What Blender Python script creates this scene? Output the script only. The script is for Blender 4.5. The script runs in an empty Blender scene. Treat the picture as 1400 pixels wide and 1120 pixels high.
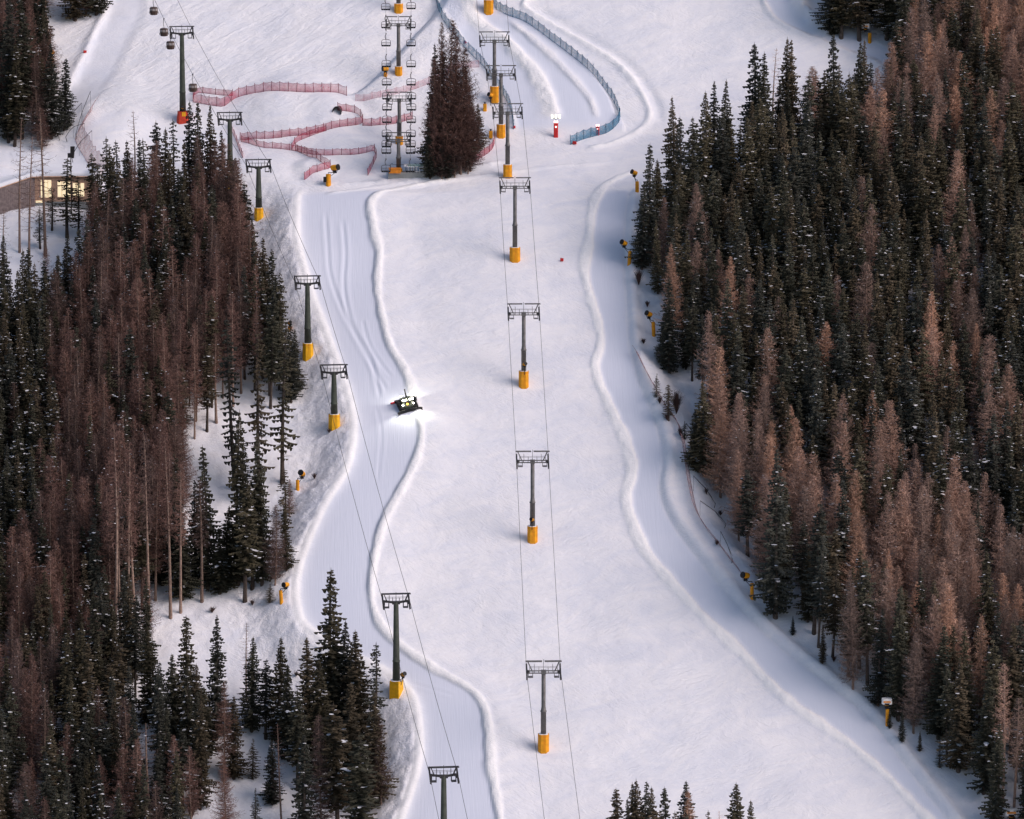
import bpy, math, random
import numpy as np
from mathutils import Vector, Matrix
R = math.radians
rng = np.random.default_rng(7)
random.seed(7)
C = bpy.context.scene.collection
sc = bpy.context.scene

# ------------------------------------------------------------------ camera
W, H, F = 1400.0, 1120.0, 6600.0
PITCH = R(10)
FW = np.array([0, math.cos(PITCH), -math.sin(PITCH)])
UP = np.array([0, math.sin(PITCH), math.cos(PITCH)])
CAM = -1000.0 * FW
cd = bpy.data.cameras.new('camera')
cam = bpy.data.objects.new('camera', cd)
C.objects.link(cam)
cam.location = CAM
cam.rotation_euler = (R(80), 0, 0)
cd.sensor_width = 36
cd.lens = F / W * 36
cd.clip_start = 5
cd.clip_end = 8000
sc.camera = cam

# ------------------------------------------------------------------ light
SUN_EL, SUN_AZ = R(39), R(-24)          # azimuth from +x, towards the viewer
TS = Vector((math.cos(SUN_EL) * math.cos(SUN_AZ), math.cos(SUN_EL) * math.sin(SUN_AZ), math.sin(SUN_EL)))
ld = bpy.data.lights.new('sun', 'SUN')
ld.energy = 2.15
ld.angle = R(38)
ld.color = (1.0, 0.84, 0.86)
sun = bpy.data.objects.new('sun', ld)
C.objects.link(sun)
sun.rotation_euler = TS.to_track_quat('Z', 'Y').to_euler()
wd = bpy.data.worlds.new('World')
sc.world = wd
wd.use_nodes = True
nt = wd.node_tree
bg = nt.nodes['Background']
sky = nt.nodes.new('ShaderNodeTexSky')
sky.sky_type = 'NISHITA'
sky.sun_disc = False
sky.sun_elevation = SUN_EL
sky.sun_rotation = math.atan2(TS.x, TS.y)
sky.air_density = 1.0
sky.dust_density = 2.5
nt.links.new(sky.outputs[0], bg.inputs[0])
bg.inputs[1].default_value = 0.15
sc.view_settings.view_transform = 'Standard'
sc.view_settings.look = 'None'
sc.view_settings.exposure = -0.27
sc.view_settings.gamma = 1
sc.cycles.use_denoising = True
sc.cycles.denoiser = 'OPENIMAGEDENOISE'
sc.cycles.denoising_input_passes = 'RGB_ALBEDO_NORMAL'
sc.cycles.denoising_prefilter = 'ACCURATE'

# ------------------------------------------------------------------ materials
def srgb(*c):
    return tuple(((x / 255) / 12.92 if x / 255 <= 0.04045 else ((x / 255 + 0.055) / 1.055) ** 2.4) for x in c)

def pm(name, col, rough=0.6, metal=0.0, var=0.25, scale=2.0, spec=0.3, emit=None, es=0.0, alpha=1.0, col2=None, trans=0.0):
    """a procedural material: base colour broken up by noise in object space"""
    m = bpy.data.materials.new(name)
    m.use_nodes = True
    t = m.node_tree
    b = t.nodes['Principled BSDF']
    b.inputs['Roughness'].default_value = rough
    b.inputs['Metallic'].default_value = metal
    b.inputs['Specular IOR Level'].default_value = spec
    tc = t.nodes.new('ShaderNodeTexCoord')
    n = t.nodes.new('ShaderNodeTexNoise')
    n.inputs['Scale'].default_value = scale
    n.inputs['Detail'].default_value = 5
    t.links.new(tc.outputs['Object'], n.inputs['Vector'])
    r = t.nodes.new('ShaderNodeValToRGB')
    r.color_ramp.elements[0].position = 0.3
    r.color_ramp.elements[1].position = 0.7
    c2 = col2 or tuple(min(1, x * (1 + var)) for x in col)
    r.color_ramp.elements[0].color = tuple(x * (1 - var) for x in col) + (1,)
    r.color_ramp.elements[1].color = tuple(c2) + (1,)
    t.links.new(n.outputs['Fac'], r.inputs['Fac'])
    t.links.new(r.outputs['Color'], b.inputs['Base Color'])
    if emit:
        b.inputs['Emission Color'].default_value = tuple(emit) + (1,)
        b.inputs['Emission Strength'].default_value = es
    if alpha < 1:
        b.inputs['Alpha'].default_value = alpha
    return m

def tinted(name, rough, var, scale, spec=0.1):
    """foliage / bark whose base colour comes from the object's own colour, broken up by noise"""
    m = bpy.data.materials.new(name)
    m.use_nodes = True
    t = m.node_tree
    b = t.nodes['Principled BSDF']
    b.inputs['Roughness'].default_value = rough
    b.inputs['Specular IOR Level'].default_value = spec
    oi = t.nodes.new('ShaderNodeObjectInfo')
    tc = t.nodes.new('ShaderNodeTexCoord')
    n = t.nodes.new('ShaderNodeTexNoise')
    n.inputs['Scale'].default_value = scale
    n.inputs['Detail'].default_value = 3
    t.links.new(tc.outputs['Object'], n.inputs['Vector'])
    mr = t.nodes.new('ShaderNodeMapRange')
    mr.inputs[1].default_value = 0.3
    mr.inputs[2].default_value = 0.7
    mr.inputs[3].default_value = 1 - var
    mr.inputs[4].default_value = 1 + var
    t.links.new(n.outputs['Fac'], mr.inputs[0])
    mx = t.nodes.new('ShaderNodeVectorMath')
    mx.operation = 'SCALE'
    t.links.new(oi.outputs['Color'], mx.inputs[0])
    t.links.new(mr.outputs[0], mx.inputs['Scale'])
    t.links.new(mx.outputs[0], b.inputs['Base Color'])
    return m

M = {}
M['spruce'] = tinted('spruce_needles', 0.75, 0.4, 0.7)
M['larch'] = tinted('larch_twigs', 0.8, 0.35, 0.6)
M['bark'] = tinted('tree_bark', 0.9, 0.35, 3.0)
M['tsnow'] = pm('branch_snow', (0.86, 0.87, 0.90), 0.7, var=0.04)
M['steel'] = pm('galvanised_steel', (0.16, 0.155, 0.15), 0.55, 0.35, 0.25, 1.2)
M['steel_dark'] = pm('dark_steel', (0.045, 0.043, 0.045), 0.6, 0.2, 0.3, 2.0)
M['green'] = pm('dark_green_paint', (0.055, 0.065, 0.05), 0.5, 0.0, 0.3, 1.0)
M['machine'] = pm('grey_green_machine_paint', (0.13, 0.15, 0.115), 0.45, 0.0, 0.25, 1.5)
M['pad'] = pm('yellow_padding', (0.78, 0.33, 0.012), 0.55, 0.0, 0.16, 1.3)
M['pad_gold'] = pm('golden_padding', (0.80, 0.42, 0.015), 0.55, 0.0, 0.16, 1.3)
M['orange'] = pm('orange_paint', (0.75, 0.25, 0.02), 0.5, 0.0, 0.2, 2.0)
M['redpad'] = pm('red_padding', (0.62, 0.03, 0.03), 0.5, 0.0, 0.15, 2.0)
M['redorange'] = pm('red_orange_padding', (0.50, 0.05, 0.025), 0.55, 0.0, 0.25, 2.0)
M['black'] = pm('black_rubber', (0.012, 0.012, 0.014), 0.6, 0.0, 0.3, 3.0)
M['rope'] = pm('steel_rope', (0.05, 0.048, 0.05), 0.6, 0.3, 0.2, 4.0)
M['white'] = pm('white_cover', (0.8, 0.78, 0.74), 0.7, 0.0, 0.08, 3.0)
M['lampw'] = pm('work_lamp', (0.9, 0.9, 0.85), 0.4, var=0.02, emit=(1.0, 0.95, 0.78), es=40)
M['beacon'] = pm('amber_beacon', (0.9, 0.5, 0.05), 0.4, var=0.02, emit=(1.0, 0.5, 0.06), es=14)
M['lampg'] = pm('signal_lamp', (0.9, 0.9, 0.8), 0.4, var=0.02, emit=(1.0, 1.0, 0.66), es=2.2)
M['lampr'] = pm('red_signal_lamp', (0.9, 0.5, 0.5), 0.4, var=0.02, emit=(1.0, 0.62, 0.58), es=2.5)
M['litwin'] = pm('lit_window_glass', (0.8, 0.65, 0.4), 0.3, var=0.15, scale=0.6, emit=(1.0, 0.80, 0.52), es=0.95)
M['glass'] = pm('dark_glass', (0.03, 0.035, 0.04), 0.12, 0.0, 0.2, 2.0, spec=0.6)
M['cabglass'] = pm('cabin_glass', (0.36, 0.33, 0.32), 0.2, 0.0, 0.2, 2.0, spec=0.6)
M['bronze'] = pm('bronze_cabin_paint', (0.07, 0.045, 0.037), 0.4, 0.0, 0.2, 2.0)
M['wood'] = pm('brown_boards', (0.62, 0.40, 0.28), 0.75, 0.0, 0.2, 1.5)
M['woodgrey'] = pm('grey_boards', (0.27, 0.215, 0.205), 0.8, 0.0, 0.3, 1.5)
M['concrete'] = pm('concrete', (0.30, 0.31, 0.30), 0.85, 0.0, 0.15, 0.8)
M['teal'] = pm('teal_panel', (0.35, 0.50, 0.48), 0.5, 0.0, 0.1, 1.0)
M['twig'] = pm('bush_twigs', (0.085, 0.05, 0.043), 0.9, 0.0, 0.3, 2.0)
M['tunnel'] = pm('dark_tunnel_lining', (0.055, 0.05, 0.055), 0.8, 0.0, 0.3, 1.5)

def netmat(name, col, a, sx=1.0):
    """woven safety net: a fine mesh of strands, open between them"""
    m = bpy.data.materials.new(name)
    m.use_nodes = True
    t = m.node_tree
    b = t.nodes['Principled BSDF']
    b.inputs['Base Color'].default_value = tuple(col) + (1,)
    b.inputs['Roughness'].default_value = 0.8
    tc = t.nodes.new('ShaderNodeTexCoord')
    n = t.nodes.new('ShaderNodeTexNoise')
    n.inputs['Scale'].default_value = 0.9
    n.inputs['Detail'].default_value = 4
    t.links.new(tc.outputs['Object'], n.inputs['Vector'])
    mr = t.nodes.new('ShaderNodeMapRange')
    mr.inputs[1].default_value = 0.3
    mr.inputs[2].default_value = 0.7
    mr.inputs[3].default_value = a - 0.13
    mr.inputs[4].default_value = a + 0.13
    t.links.new(n.outputs['Fac'], mr.inputs[0])
    t.links.new(mr.outputs[0], b.inputs['Alpha'])
    return m
M['rednet'] = netmat('red_net', (0.52, 0.04, 0.09), 0.46)
M['rednet_thin'] = netmat('thin_red_net', (0.52, 0.10, 0.15), 0.25)
M['bluenet'] = netmat('blue_net', (0.045, 0.21, 0.34), 0.62)
M['pinknet'] = netmat('faded_pink_net', (0.50, 0.30, 0.29), 0.45)

def snowmat():
    m = bpy.data.materials.new('snow')
    m.use_nodes = True
    t = m.node_tree
    N, L = t.nodes, t.links
    b = N['Principled BSDF']
    b.inputs['Roughness'].default_value = 0.65
    b.inputs['Specular IOR Level'].default_value = 0.25
    g = N.new('ShaderNodeNewGeometry')
    def attr(n):
        a = N.new('ShaderNodeAttribute'); a.attribute_name = n
        return a.outputs['Fac']
    def noise(scale, det, stretch=(1, 1, 1), rot=0.0, rough=0.55, dist=0.0):
        mp = N.new('ShaderNodeMapping')
        mp.vector_type = 'TEXTURE'
        mp.inputs['Scale'].default_value = tuple(1 / q for q in stretch)
        mp.inputs['Rotation'].default_value = (0, 0, rot)
        L.new(g.outputs['Position'], mp.inputs['Vector'])
        n = N.new('ShaderNodeTexNoise')
        n.inputs['Scale'].default_value = scale
        n.inputs['Detail'].default_value = det
        n.inputs['Roughness'].default_value = rough
        n.inputs['Distortion'].default_value = dist
        L.new(mp.outputs[0], n.inputs['Vector'])
        return n.outputs['Fac']
    def mth(op, a, c):
        n = N.new('ShaderNodeMath'); n.operation = op
        for k, x in enumerate((a, c)):
            if isinstance(x, (int, float)): n.inputs[k].default_value = x
            else: L.new(x, n.inputs[k])
        return n.outputs[0]
    groom, rough, wind = attr('groom'), attr('rough'), attr('wind')
    # open piste: skied-out chop, finer across the fall line
    chop = mth('ADD', mth('MULTIPLY', noise(0.5, 4, (1, 0.75, 0.5), 0.5, 0.5), 0.30), mth('MULTIPLY', noise(0.12, 4), 0.5))
    # skied-out arcs: stretched grain in two directions, each only in patches of its own
    patch = N.new('ShaderNodeMapRange'); patch.inputs[1].default_value = .42; patch.inputs[2].default_value = .62
    L.new(noise(0.07, 4, (1, .8, 1), .3, .6), patch.inputs[0])
    sA = mth('MULTIPLY', noise(0.85, 7, (0.42, 1.25, 0.4), R(24), 0.66, 1.4), patch.outputs[0])
    sB = mth('MULTIPLY', noise(0.85, 7, (0.45, 1.2, 0.4), R(-35), 0.66, 1.4), mth('SUBTRACT', 1.0, patch.outputs[0]))
    scr = mth('MULTIPLY', mth('ADD', sA, sB), 0.62)
    chop = mth('ADD', chop, scr)
    lumps = mth('MULTIPLY', noise(0.8, 8, (1, 0.6, 1), 0.0, 0.7), 1.6)
    streak = mth('MULTIPLY', noise(0.34, 7, (0.40, 1.7, 0.3), R(40), 0.64, 1.0), 0.95)
    cord = mth('MULTIPLY', noise(1.4, 3, (2.2, 0.10, 0.10), R(2)), 0.10)
    inv = mth('SUBTRACT', 1.0, groom)
    h = mth('MULTIPLY', mth('ADD', mth('MULTIPLY', chop, 0.85), mth('MULTIPLY', streak, wind)), inv)
    h = mth('ADD', h, mth('MULTIPLY', lumps, mth('MULTIPLY', rough, 0.7)))
    h = mth('ADD', h, mth('MULTIPLY', cord, groom))
    bp = N.new('ShaderNodeBump')
    bp.inputs['Strength'].default_value = 0.75
    bp.inputs['Distance'].default_value = 0.56
    L.new(h, bp.inputs['Height'])
    L.new(bp.outputs[0], b.inputs['Normal'])
    cr = N.new('ShaderNodeValToRGB')
    cr.color_ramp.elements[0].position = 0.35
    cr.color_ramp.elements[0].color = (0.755, 0.77, 0.825, 1)
    cr.color_ramp.elements[1].position = 0.62
    cr.color_ramp.elements[1].color = (0.875, 0.865, 0.875, 1)
    L.new(noise(0.16, 9, (.6, 1.1, 1), R(25), 0.68, .8), cr.inputs['Fac'])
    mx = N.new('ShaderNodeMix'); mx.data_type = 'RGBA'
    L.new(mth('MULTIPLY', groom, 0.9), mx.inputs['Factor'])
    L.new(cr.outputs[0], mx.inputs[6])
    mx.inputs[7].default_value = (0.70, 0.735, 0.83, 1)      # bluish packed snow, painted darker too for its tilt from the sun
    fr = N.new('ShaderNodeMix'); fr.data_type = 'RGBA'          # loose turned snow, whitened also to paint in sun on the ridges
    L.new(attr('fresh_sunlit'), fr.inputs['Factor'])
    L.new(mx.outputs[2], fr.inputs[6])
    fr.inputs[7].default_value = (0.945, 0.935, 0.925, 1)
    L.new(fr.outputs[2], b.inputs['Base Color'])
    return m
M['snow'] = snowmat()

# ------------------------------------------------------------------ terrain
def vnoise(x, y, wl, seed):
    """smooth value noise, wavelength wl metres"""
    r = np.random.default_rng(seed)
    n = 256
    lat = r.random((n, n)) * 2 - 1
    fx, fy = x / wl, y / wl
    ix, iy = np.floor(fx).astype(int), np.floor(fy).astype(int)
    tx, ty = fx - ix, fy - iy
    tx = tx * tx * (3 - 2 * tx); ty = ty * ty * (3 - 2 * ty)
    a = lat[ix % n, iy % n]; b = lat[(ix + 1) % n, iy % n]
    c = lat[ix % n, (iy + 1) % n]; d = lat[(ix + 1) % n, (iy + 1) % n]
    return (a * (1 - tx) + b * tx) * (1 - ty) + (c * (1 - tx) + d * tx) * ty

_py = np.linspace(-1400, 1600, 6001)
_sl = np.interp(_py, [-1400, -500, -420, -180, 60, 72, 92, 104, 200, 500, 620, 1600],
                [0, 0, 18, 27.5, 27.5, 16, 16, 31, 31, 30, 20, 12])
_sl = np.convolve(np.pad(_sl, 12, 'edge'), np.ones(25) / 25, 'valid')
_pz = np.concatenate([[0], np.cumsum(np.tan(np.radians((_sl[1:] + _sl[:-1]) / 2)) * np.diff(_py))])
_pz -= np.interp(0, _py, _pz)
def hbase(x, y):
    z = np.interp(y, _py, _pz)
    z = z + 0.85 * vnoise(x, y, 36, 1) + 0.34 * vnoise(x, y, 15, 2)
    return z

def rays(uv):
    uv = np.atleast_2d(np.asarray(uv, float))
    d = FW[None] * F + np.array([1.0, 0, 0])[None] * (uv[:, :1] - W / 2) + UP[None] * (H / 2 - uv[:, 1:2])
    return d / F
def march(uv, hf, d0=780, d1=1400):
    D = rays(uv)
    ts = np.arange(d0, d1, 1.0)
    out = np.zeros((len(D), 3))
    for i, d in enumerate(D):
        P = CAM[None] + d[None] * ts[:, None]
        below = P[:, 2] < hf(P[:, 0], P[:, 1])
        k = int(np.argmax(below)) if below.any() else len(ts) - 1
        a, b = ts[max(k - 1, 0)], ts[k]
        for _ in range(14):
            mth_ = (a + b) / 2
            p = CAM + d * mth_
            if p[2] < hf(p[0:1], p[1:2])[0]: b = mth_
            else: a = mth_
        out[i] = CAM + d * b
    return out
def proj(P):
    P = np.atleast_2d(P) - CAM
    z = P @ FW
    return np.stack([W / 2 + F * P[:, 0] / z, H / 2 - F * (P @ UP) / z], 1)
def depth(P):
    return float((np.asarray(P) - CAM) @ FW)
def mpp(P):                      # metres per photo pixel at a point
    return depth(P) / F

def smooth_line(pts, n=6):
    """Catmull-Rom through points"""
    p = np.asarray(pts, float)
    q = np.vstack([2 * p[0] - p[1], p, 2 * p[-1] - p[-2]])
    out = []
    for i in range(1, len(q) - 2):
        for k in range(n):
            t = k / n
            out.append(0.5 * (2 * q[i] + (q[i + 1] - q[i - 1]) * t + (2 * q[i - 1] - 5 * q[i] + 4 * q[i + 1] - q[i + 2]) * t * t
                              + (3 * q[i] - q[i - 1] - 3 * q[i + 1] + q[i + 2]) * t ** 3))
    out.append(p[-1])
    return np.array(out)
def line(px, n=5):
    return smooth_line(march(px, hbase)[:, :2], n)

def axis(lo, hi, step, out_lo, out_hi, n):
    core = np.arange(lo, hi + step / 2, step)
    a = core[0] - (np.geomspace(step, abs(out_lo - lo), n) )[::-1]
    b = core[-1] + np.geomspace(step, abs(out_hi - hi), n)
    return np.concatenate([a, core, b])
GX = axis(-128, 128, 0.38, -1800, 1800, 30)
GY = axis(-172, 205, 0.42, -1350, 1500, 34)
X, Y = np.meshgrid(GX, GY)                     # rows follow y
Z = hbase(X, Y)
groom = np.zeros_like(Z); roughA = np.zeros_like(Z); fresh_sunlit = np.zeros_like(Z); wind = np.zeros_like(Z)
def sst(a, b, x):
    t = np.clip((x - a) / (b - a), 0, 1)
    return t * t * (3 - 2 * t)
def sdist(poly, margin=60):
    """signed distance (positive = right of the line's direction) and parameter for every grid vertex near the line"""
    lo, hi = poly.min(0) - margin, poly.max(0) + margin
    sel = (X >= lo[0]) & (X <= hi[0]) & (Y >= lo[1]) & (Y <= hi[1])
    px, py = X[sel], Y[sel]
    best = np.full(px.shape, 1e9); sg = np.ones(px.shape); tt = np.zeros(px.shape)
    n = len(poly) - 1
    for i in range(n):
        ax, ay = poly[i]; bx, by = poly[i + 1]
        dx, dy = bx - ax, by - ay
        L2 = dx * dx + dy * dy + 1e-9
        t = np.clip(((px - ax) * dx + (py - ay) * dy) / L2, 0, 1)
        ex, ey = px - ax - t * dx, py - ay - t * dy
        d2 = ex * ex + ey * ey
        m = d2 < best
        best[m] = d2[m]
        sg[m] = np.where(dx * ey[m] - dy * ex[m] < 0, 1.0, -1.0)
        tt[m] = (i + t[m]) / n
    d = np.full(Z.shape, 1e6); t_ = np.zeros(Z.shape)
    d[sel] = np.sqrt(best) * sg
    t_[sel] = tt
    return d, t_
def ridge(px, h, w, noise=0.35, ends=0.04, wl=1.6, asym=1.0, fr=0.6, fh=0.0, pw=2):
    global Z
    d, t = sdist(line(px), 10)
    n1 = vnoise(X, Y, wl, len(px) * 7 + int(h * 100)) * noise
    n2 = vnoise(X, Y, 0.8, len(px) * 5) * noise * 0.6
    ww = np.where(d > 0, w * asym, w) * (1 + 0.32 * vnoise(X, Y, 8, 31) + 0.24 * vnoise(X, Y, 2.6, 32))
    e = sst(0, ends, t) * sst(0, ends, 1 - t) if ends else 1.0
    g = np.exp(-np.abs(d / ww) ** pw) * e
    Z += h * g * (1 + n1 + n2)
    roughA[:] = np.maximum(roughA, fr * g)
    groom[:] *= (1 - np.clip(g * 1.3, 0, 1))
    if fh: fresh_sunlit[:] = np.maximum(fresh_sunlit, fh * sst(0.25, 0.6, g))  # crest whitened in colour for the sunlight it catches

# lines drawn down the hill (positive side = viewer's left when walking down, so they are listed top to bottom and flipped)
EA = [(418, 245), (404, 270), (402, 300), (404, 335), (420, 395), (440, 450), (462, 510), (477, 560), (479, 600), (468, 645), (440, 690), (415, 745), (402, 790),
      (402, 830), (418, 862), (470, 895), (530, 925), (560, 955), (569, 1000), (567, 1045), (556, 1085), (540, 1130), (520, 1200), (505, 1300)]
WL = [(640, 243), (560, 256), (520, 268), (507, 285), (512, 320), (519, 350), (516, 390), (521, 430), (535, 480), (555, 512), (568, 550), (577, 590), (571, 630), (546, 680),
      (525, 720), (512, 770), (508, 820), (522, 862), (555, 893), (604, 925), (640, 945), (660, 967), (668, 1000), (672, 1050), (683, 1120), (690, 1200), (690, 1300)]
WR = [(872, 234), (845, 243), (822, 260), (809, 290), (805, 330), (799, 370), (808, 410), (817, 440), (821, 472), (813, 500), (821, 530), (840, 570), (857, 610), (864, 645),
      (856, 682), (870, 730), (898, 775), (958, 840), (1010, 890), (1080, 960), (1150, 1010), (1205, 1055), (1268, 1120), (1330, 1190), (1400, 1280)]
ER = [(866, 238), (861, 270), (857, 300), (855, 350), (858, 420), (862, 475), (873, 525), (893, 570), (907, 625), (903, 672), (916, 712), (950, 760), (1000, 820), (1060, 880),
      (1130, 935), (1190, 985), (1240, 1050), (1295, 1120), (1350, 1190), (1420, 1280)]
SH = [(868, 478), (884, 508), (904, 545), (930, 580), (939, 620), (946, 668), (958, 708), (985, 745), (1018, 788), (1065, 850)]

def sdr(poly, m=60):             # positive = right in the picture
    d, t = sdist(poly, m)
    return np.where(np.abs(d) > 1e5, 1e6, -d), t
dEA, tEA = sdr(line(EA), 2500)
dWL, _ = sdr(line(WL))
dWR, _ = sdr(line(WR))
dER, tER = sdr(line(ER), 90)
dSH, tSH = sdr(line(SH), 40)
ytop = march([(450, 262)], hbase)[0, 1]
low = 1 - sst(ytop - 3, ytop + 1.5, Y)

# left bank: the piste is a levelled platform, the ground drops away on its left
fade = sst(0.0, 0.06, tEA)
left = np.clip(-dEA, 0, 400)
left = np.where(dEA > 1e5, 0, left)
bank_h = 4.2 + 1.3 * vnoise(X, Y, 30, 5)
farleft = (X < -30) & (np.abs(dEA) > 1e5)
drop = np.where(farleft, 1.0, sst(0, 9.5, left)) * fade
drop = np.where(dEA > 1e5, 0, drop)
Z -= bank_h * drop
bankmask = sst(0.2, 1.2, left) * (1 - sst(9, 16, left)) * fade
bankmask = np.where(dEA > 1e5, 0, bankmask)
Z += bankmask * (0.20 * vnoise(X, Y, 1.7, 8) + 0.13 * vnoise(X, Y, 0.85, 9) + 0.25 * vnoise(X, Y, 4.5, 10))
roughA = np.maximum(roughA, bankmask)
lip = np.exp(-((dEA - 0.5) / 1.1) ** 2) * fade
fresh_sunlit = np.maximum(fresh_sunlit, 0.9 * sst(.2, .7, lip))  # sun on the lip painted in as whiter snow
Z += 0.34 * lip * (1 + 0.3 * vnoise(X, Y, 1.4, 12))

# groomed lanes: packed, planed flat, canted gently to the left
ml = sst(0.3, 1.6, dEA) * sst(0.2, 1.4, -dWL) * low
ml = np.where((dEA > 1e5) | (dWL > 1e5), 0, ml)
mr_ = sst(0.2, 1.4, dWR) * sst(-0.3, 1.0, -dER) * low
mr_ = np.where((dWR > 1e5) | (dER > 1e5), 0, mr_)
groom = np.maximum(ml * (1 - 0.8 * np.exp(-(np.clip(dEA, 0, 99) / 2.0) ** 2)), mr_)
def cant(d, width, k, fall):
    d = np.where(np.abs(d) > 1e5, -1, d)
    return k * np.clip(d, 0, width) * (1 - sst(width, width + fall, d))
wl_w = 11.0
def lane(dl, dr, h, fall):
    # rises from the left edge to the right edge of a lane whatever its width, then eases back
    okl = (np.abs(dl) < 1e5) & (np.abs(dr) < 1e5)
    s_ = np.clip(dl / np.maximum(dl - dr, .5), 0, 1)
    q = np.where(dr < 0, np.where(dl > 0, s_, 0), 1 - sst(0, fall, dr))
    return np.where(okl, q * h, 0)
Z += low * lane(dEA, dWL, 0.85, 10)
Z += low * lane(dWR, dER, 0.55, 9)
# right shoulder: a ledge pushed up under the net, falling off to the wood behind it
e = sst(0, .1, tSH) * sst(0, .12, 1 - tSH)
Z += np.where(np.abs(dSH) > 1e5, 0, 1) * e * (1.1 * np.exp(-(np.clip(-dSH, 0, 99) / 4.0) ** 2) * (dSH < 0) + (dSH >= 0) * (1.1 - 3.4 * sst(0, 7, dSH) + 2.3 * sst(12, 26, dSH)))
roughA = np.maximum(roughA, e * (dSH > 0.5) * (dSH < 12) * 0.6)
Z += np.where(np.abs(dER) > 1e5, 0, 1) * (-0.42 * np.exp(-((dER - 0.0) / 0.5) ** 2) + 0.70 * np.exp(-((dER - 1.5) / 1.2) ** 2)) * low
sidem = np.where(np.abs(dER) > 1e5, 0, sst(3, 9, dER) * (1 - sst(25, 45, dER))) * low
Z += sidem * (0.22 * vnoise(X, Y, 2.4, 21) + 0.35 * vnoise(X, Y, 6.5, 22))
roughA = np.maximum(roughA, sidem * 0.45)
# left forest edge ground
fl = fade * np.where(dEA > 1e5, 0, sst(10, 18, -dEA) * (1 - sst(60, 90, -dEA)))
Z += fl * (0.35 * vnoise(X, Y, 5.5, 23) + 0.15 * vnoise(X, Y, 1.9, 24))
roughA = np.maximum(roughA, 0.45 * fl)

ridge(WL, 0.28, 0.85, 0.40, 0.02, wl=1.8, fr=0.5, fh=1.0, pw=3)
ridge(WR, 0.30, 0.98, 0.40, 0.02, wl=1.8, fr=0.5, fh=1.0, pw=3)

# upper hill: the netted training lane and its ridges
NBL = [(594, -40), (598, 0), (605, 25), (617, 42), (640, 70), (660, 92), (678, 118), (692, 140), (700, 160), (704, 176)]
NBR = [(660, -20), (676, 4), (690, 17), (720, 27), (760, 56), (800, 86), (826, 117), (840, 140), (847, 160), (834, 178), (800, 190), (782, 196)]
dBL, tBL = sdr(line(NBL), 30)
NBR2 = [(660, -60)] + NBR[1:9]
dBR, tBR = sdr(line(NBR2), 30)
yb = march([(760, 178)], hbase)[0, 1]
mb = sst(0.3, 1.5, dBL) * sst(0.3, 1.5, -dBR) * sst(yb - 1, yb + 2, Y)
mb = np.where((dBL > 1e5) | (dBR > 1e5), 0, mb)
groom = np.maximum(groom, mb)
Z += mb * 0.075 * np.clip(dBL, 0, 16)
ridge([(648, -40), (645, 5), (648, 25), (665, 40), (700, 66), (735, 106), (750, 132), (762, 172)], 0.45, 1.1, 0.3, 0.06, asym=2.2, fh=.8)
ridge([(690, 30), (740, 70), (775, 105), (805, 140), (818, 172)], 0.16, 0.9, 0.4, 0.1, fr=0.3)
ridge([(790, -30), (735, -6), (716, 6), (724, 16), (745, 28), (790, 55), (838, 84), (868, 114), (886, 146), (887, 164), (872, 180), (840, 196), (800, 204)], 0.55, 0.8, 0.3, 0.03, fr=0.3, fh=.7)
d, t = sdist(line([(724, 16), (745, 28), (790, 55), (838, 84), (868, 114), (886, 146), (889, 170)]), 14)
Z -= np.where(np.abs(d) > 1e5, 0, 1) * 0.5 * np.exp(-((-d - 2.2) / 1.2) ** 2) * sst(0, .1, t) * sst(0, .1, 1 - t)
# path at the top right, cut into the slope
PT = [(1030, -30), (1045, 5), (1062, 28), (1100, 48), (1150, 68), (1210, 92)]
d, t = sdist(line(PT), 25); d = -d
mt = np.where(np.abs(d) > 1e5, 0, sst(0, 1, d) * (1 - sst(5, 6.5, d)))
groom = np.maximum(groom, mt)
ridge(PT, 0.4, 0.8, 0.3, 0.05)
ridge([(1080, -40), (1092, 5), (1112, 28), (1140, 45)], 1.6, 2.0, 0.3, 0.05, fr=0.4)
# diagonal fold on the upper left slope: rough bright bank on its right, wind-rippled dip on its left
FD = [(625, -60), (600, 8), (560, 55), (520, 100), (472, 140)]
d, t = sdist(line(FD), 40); d = -d
ok = np.where(np.abs(d) > 1e5, 0, 1) * sst(0, .1, t) * sst(0, .08, 1 - t)
Z += ok * (1.5 * sst(0, 2.5, d) * (1 - sst(4, 13, d)) - 0.6 * np.exp(-(np.clip(-d, 0, 99) / 9) ** 2) * (d < 0))
roughA = np.maximum(roughA, ok * sst(0, 1, d) * (1 - sst(6, 10, d)) * 0.8)
ridge([(150, -50), (146, 0), (142, 22), (128, 50), (110, 88), (92, 125)], 0.7, 1.3, 0.2, 0.05)
LP = [(150, -50), (146, 0), (142, 22), (128, 50), (110, 88), (92, 125)]
d, t = sdist(line(LP), 25); d = -d
groom = np.maximum(groom, 0.5 * np.where(np.abs(d) > 1e5, 0, sst(0, 1, d) * (1 - sst(7, 10, d))))

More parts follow.
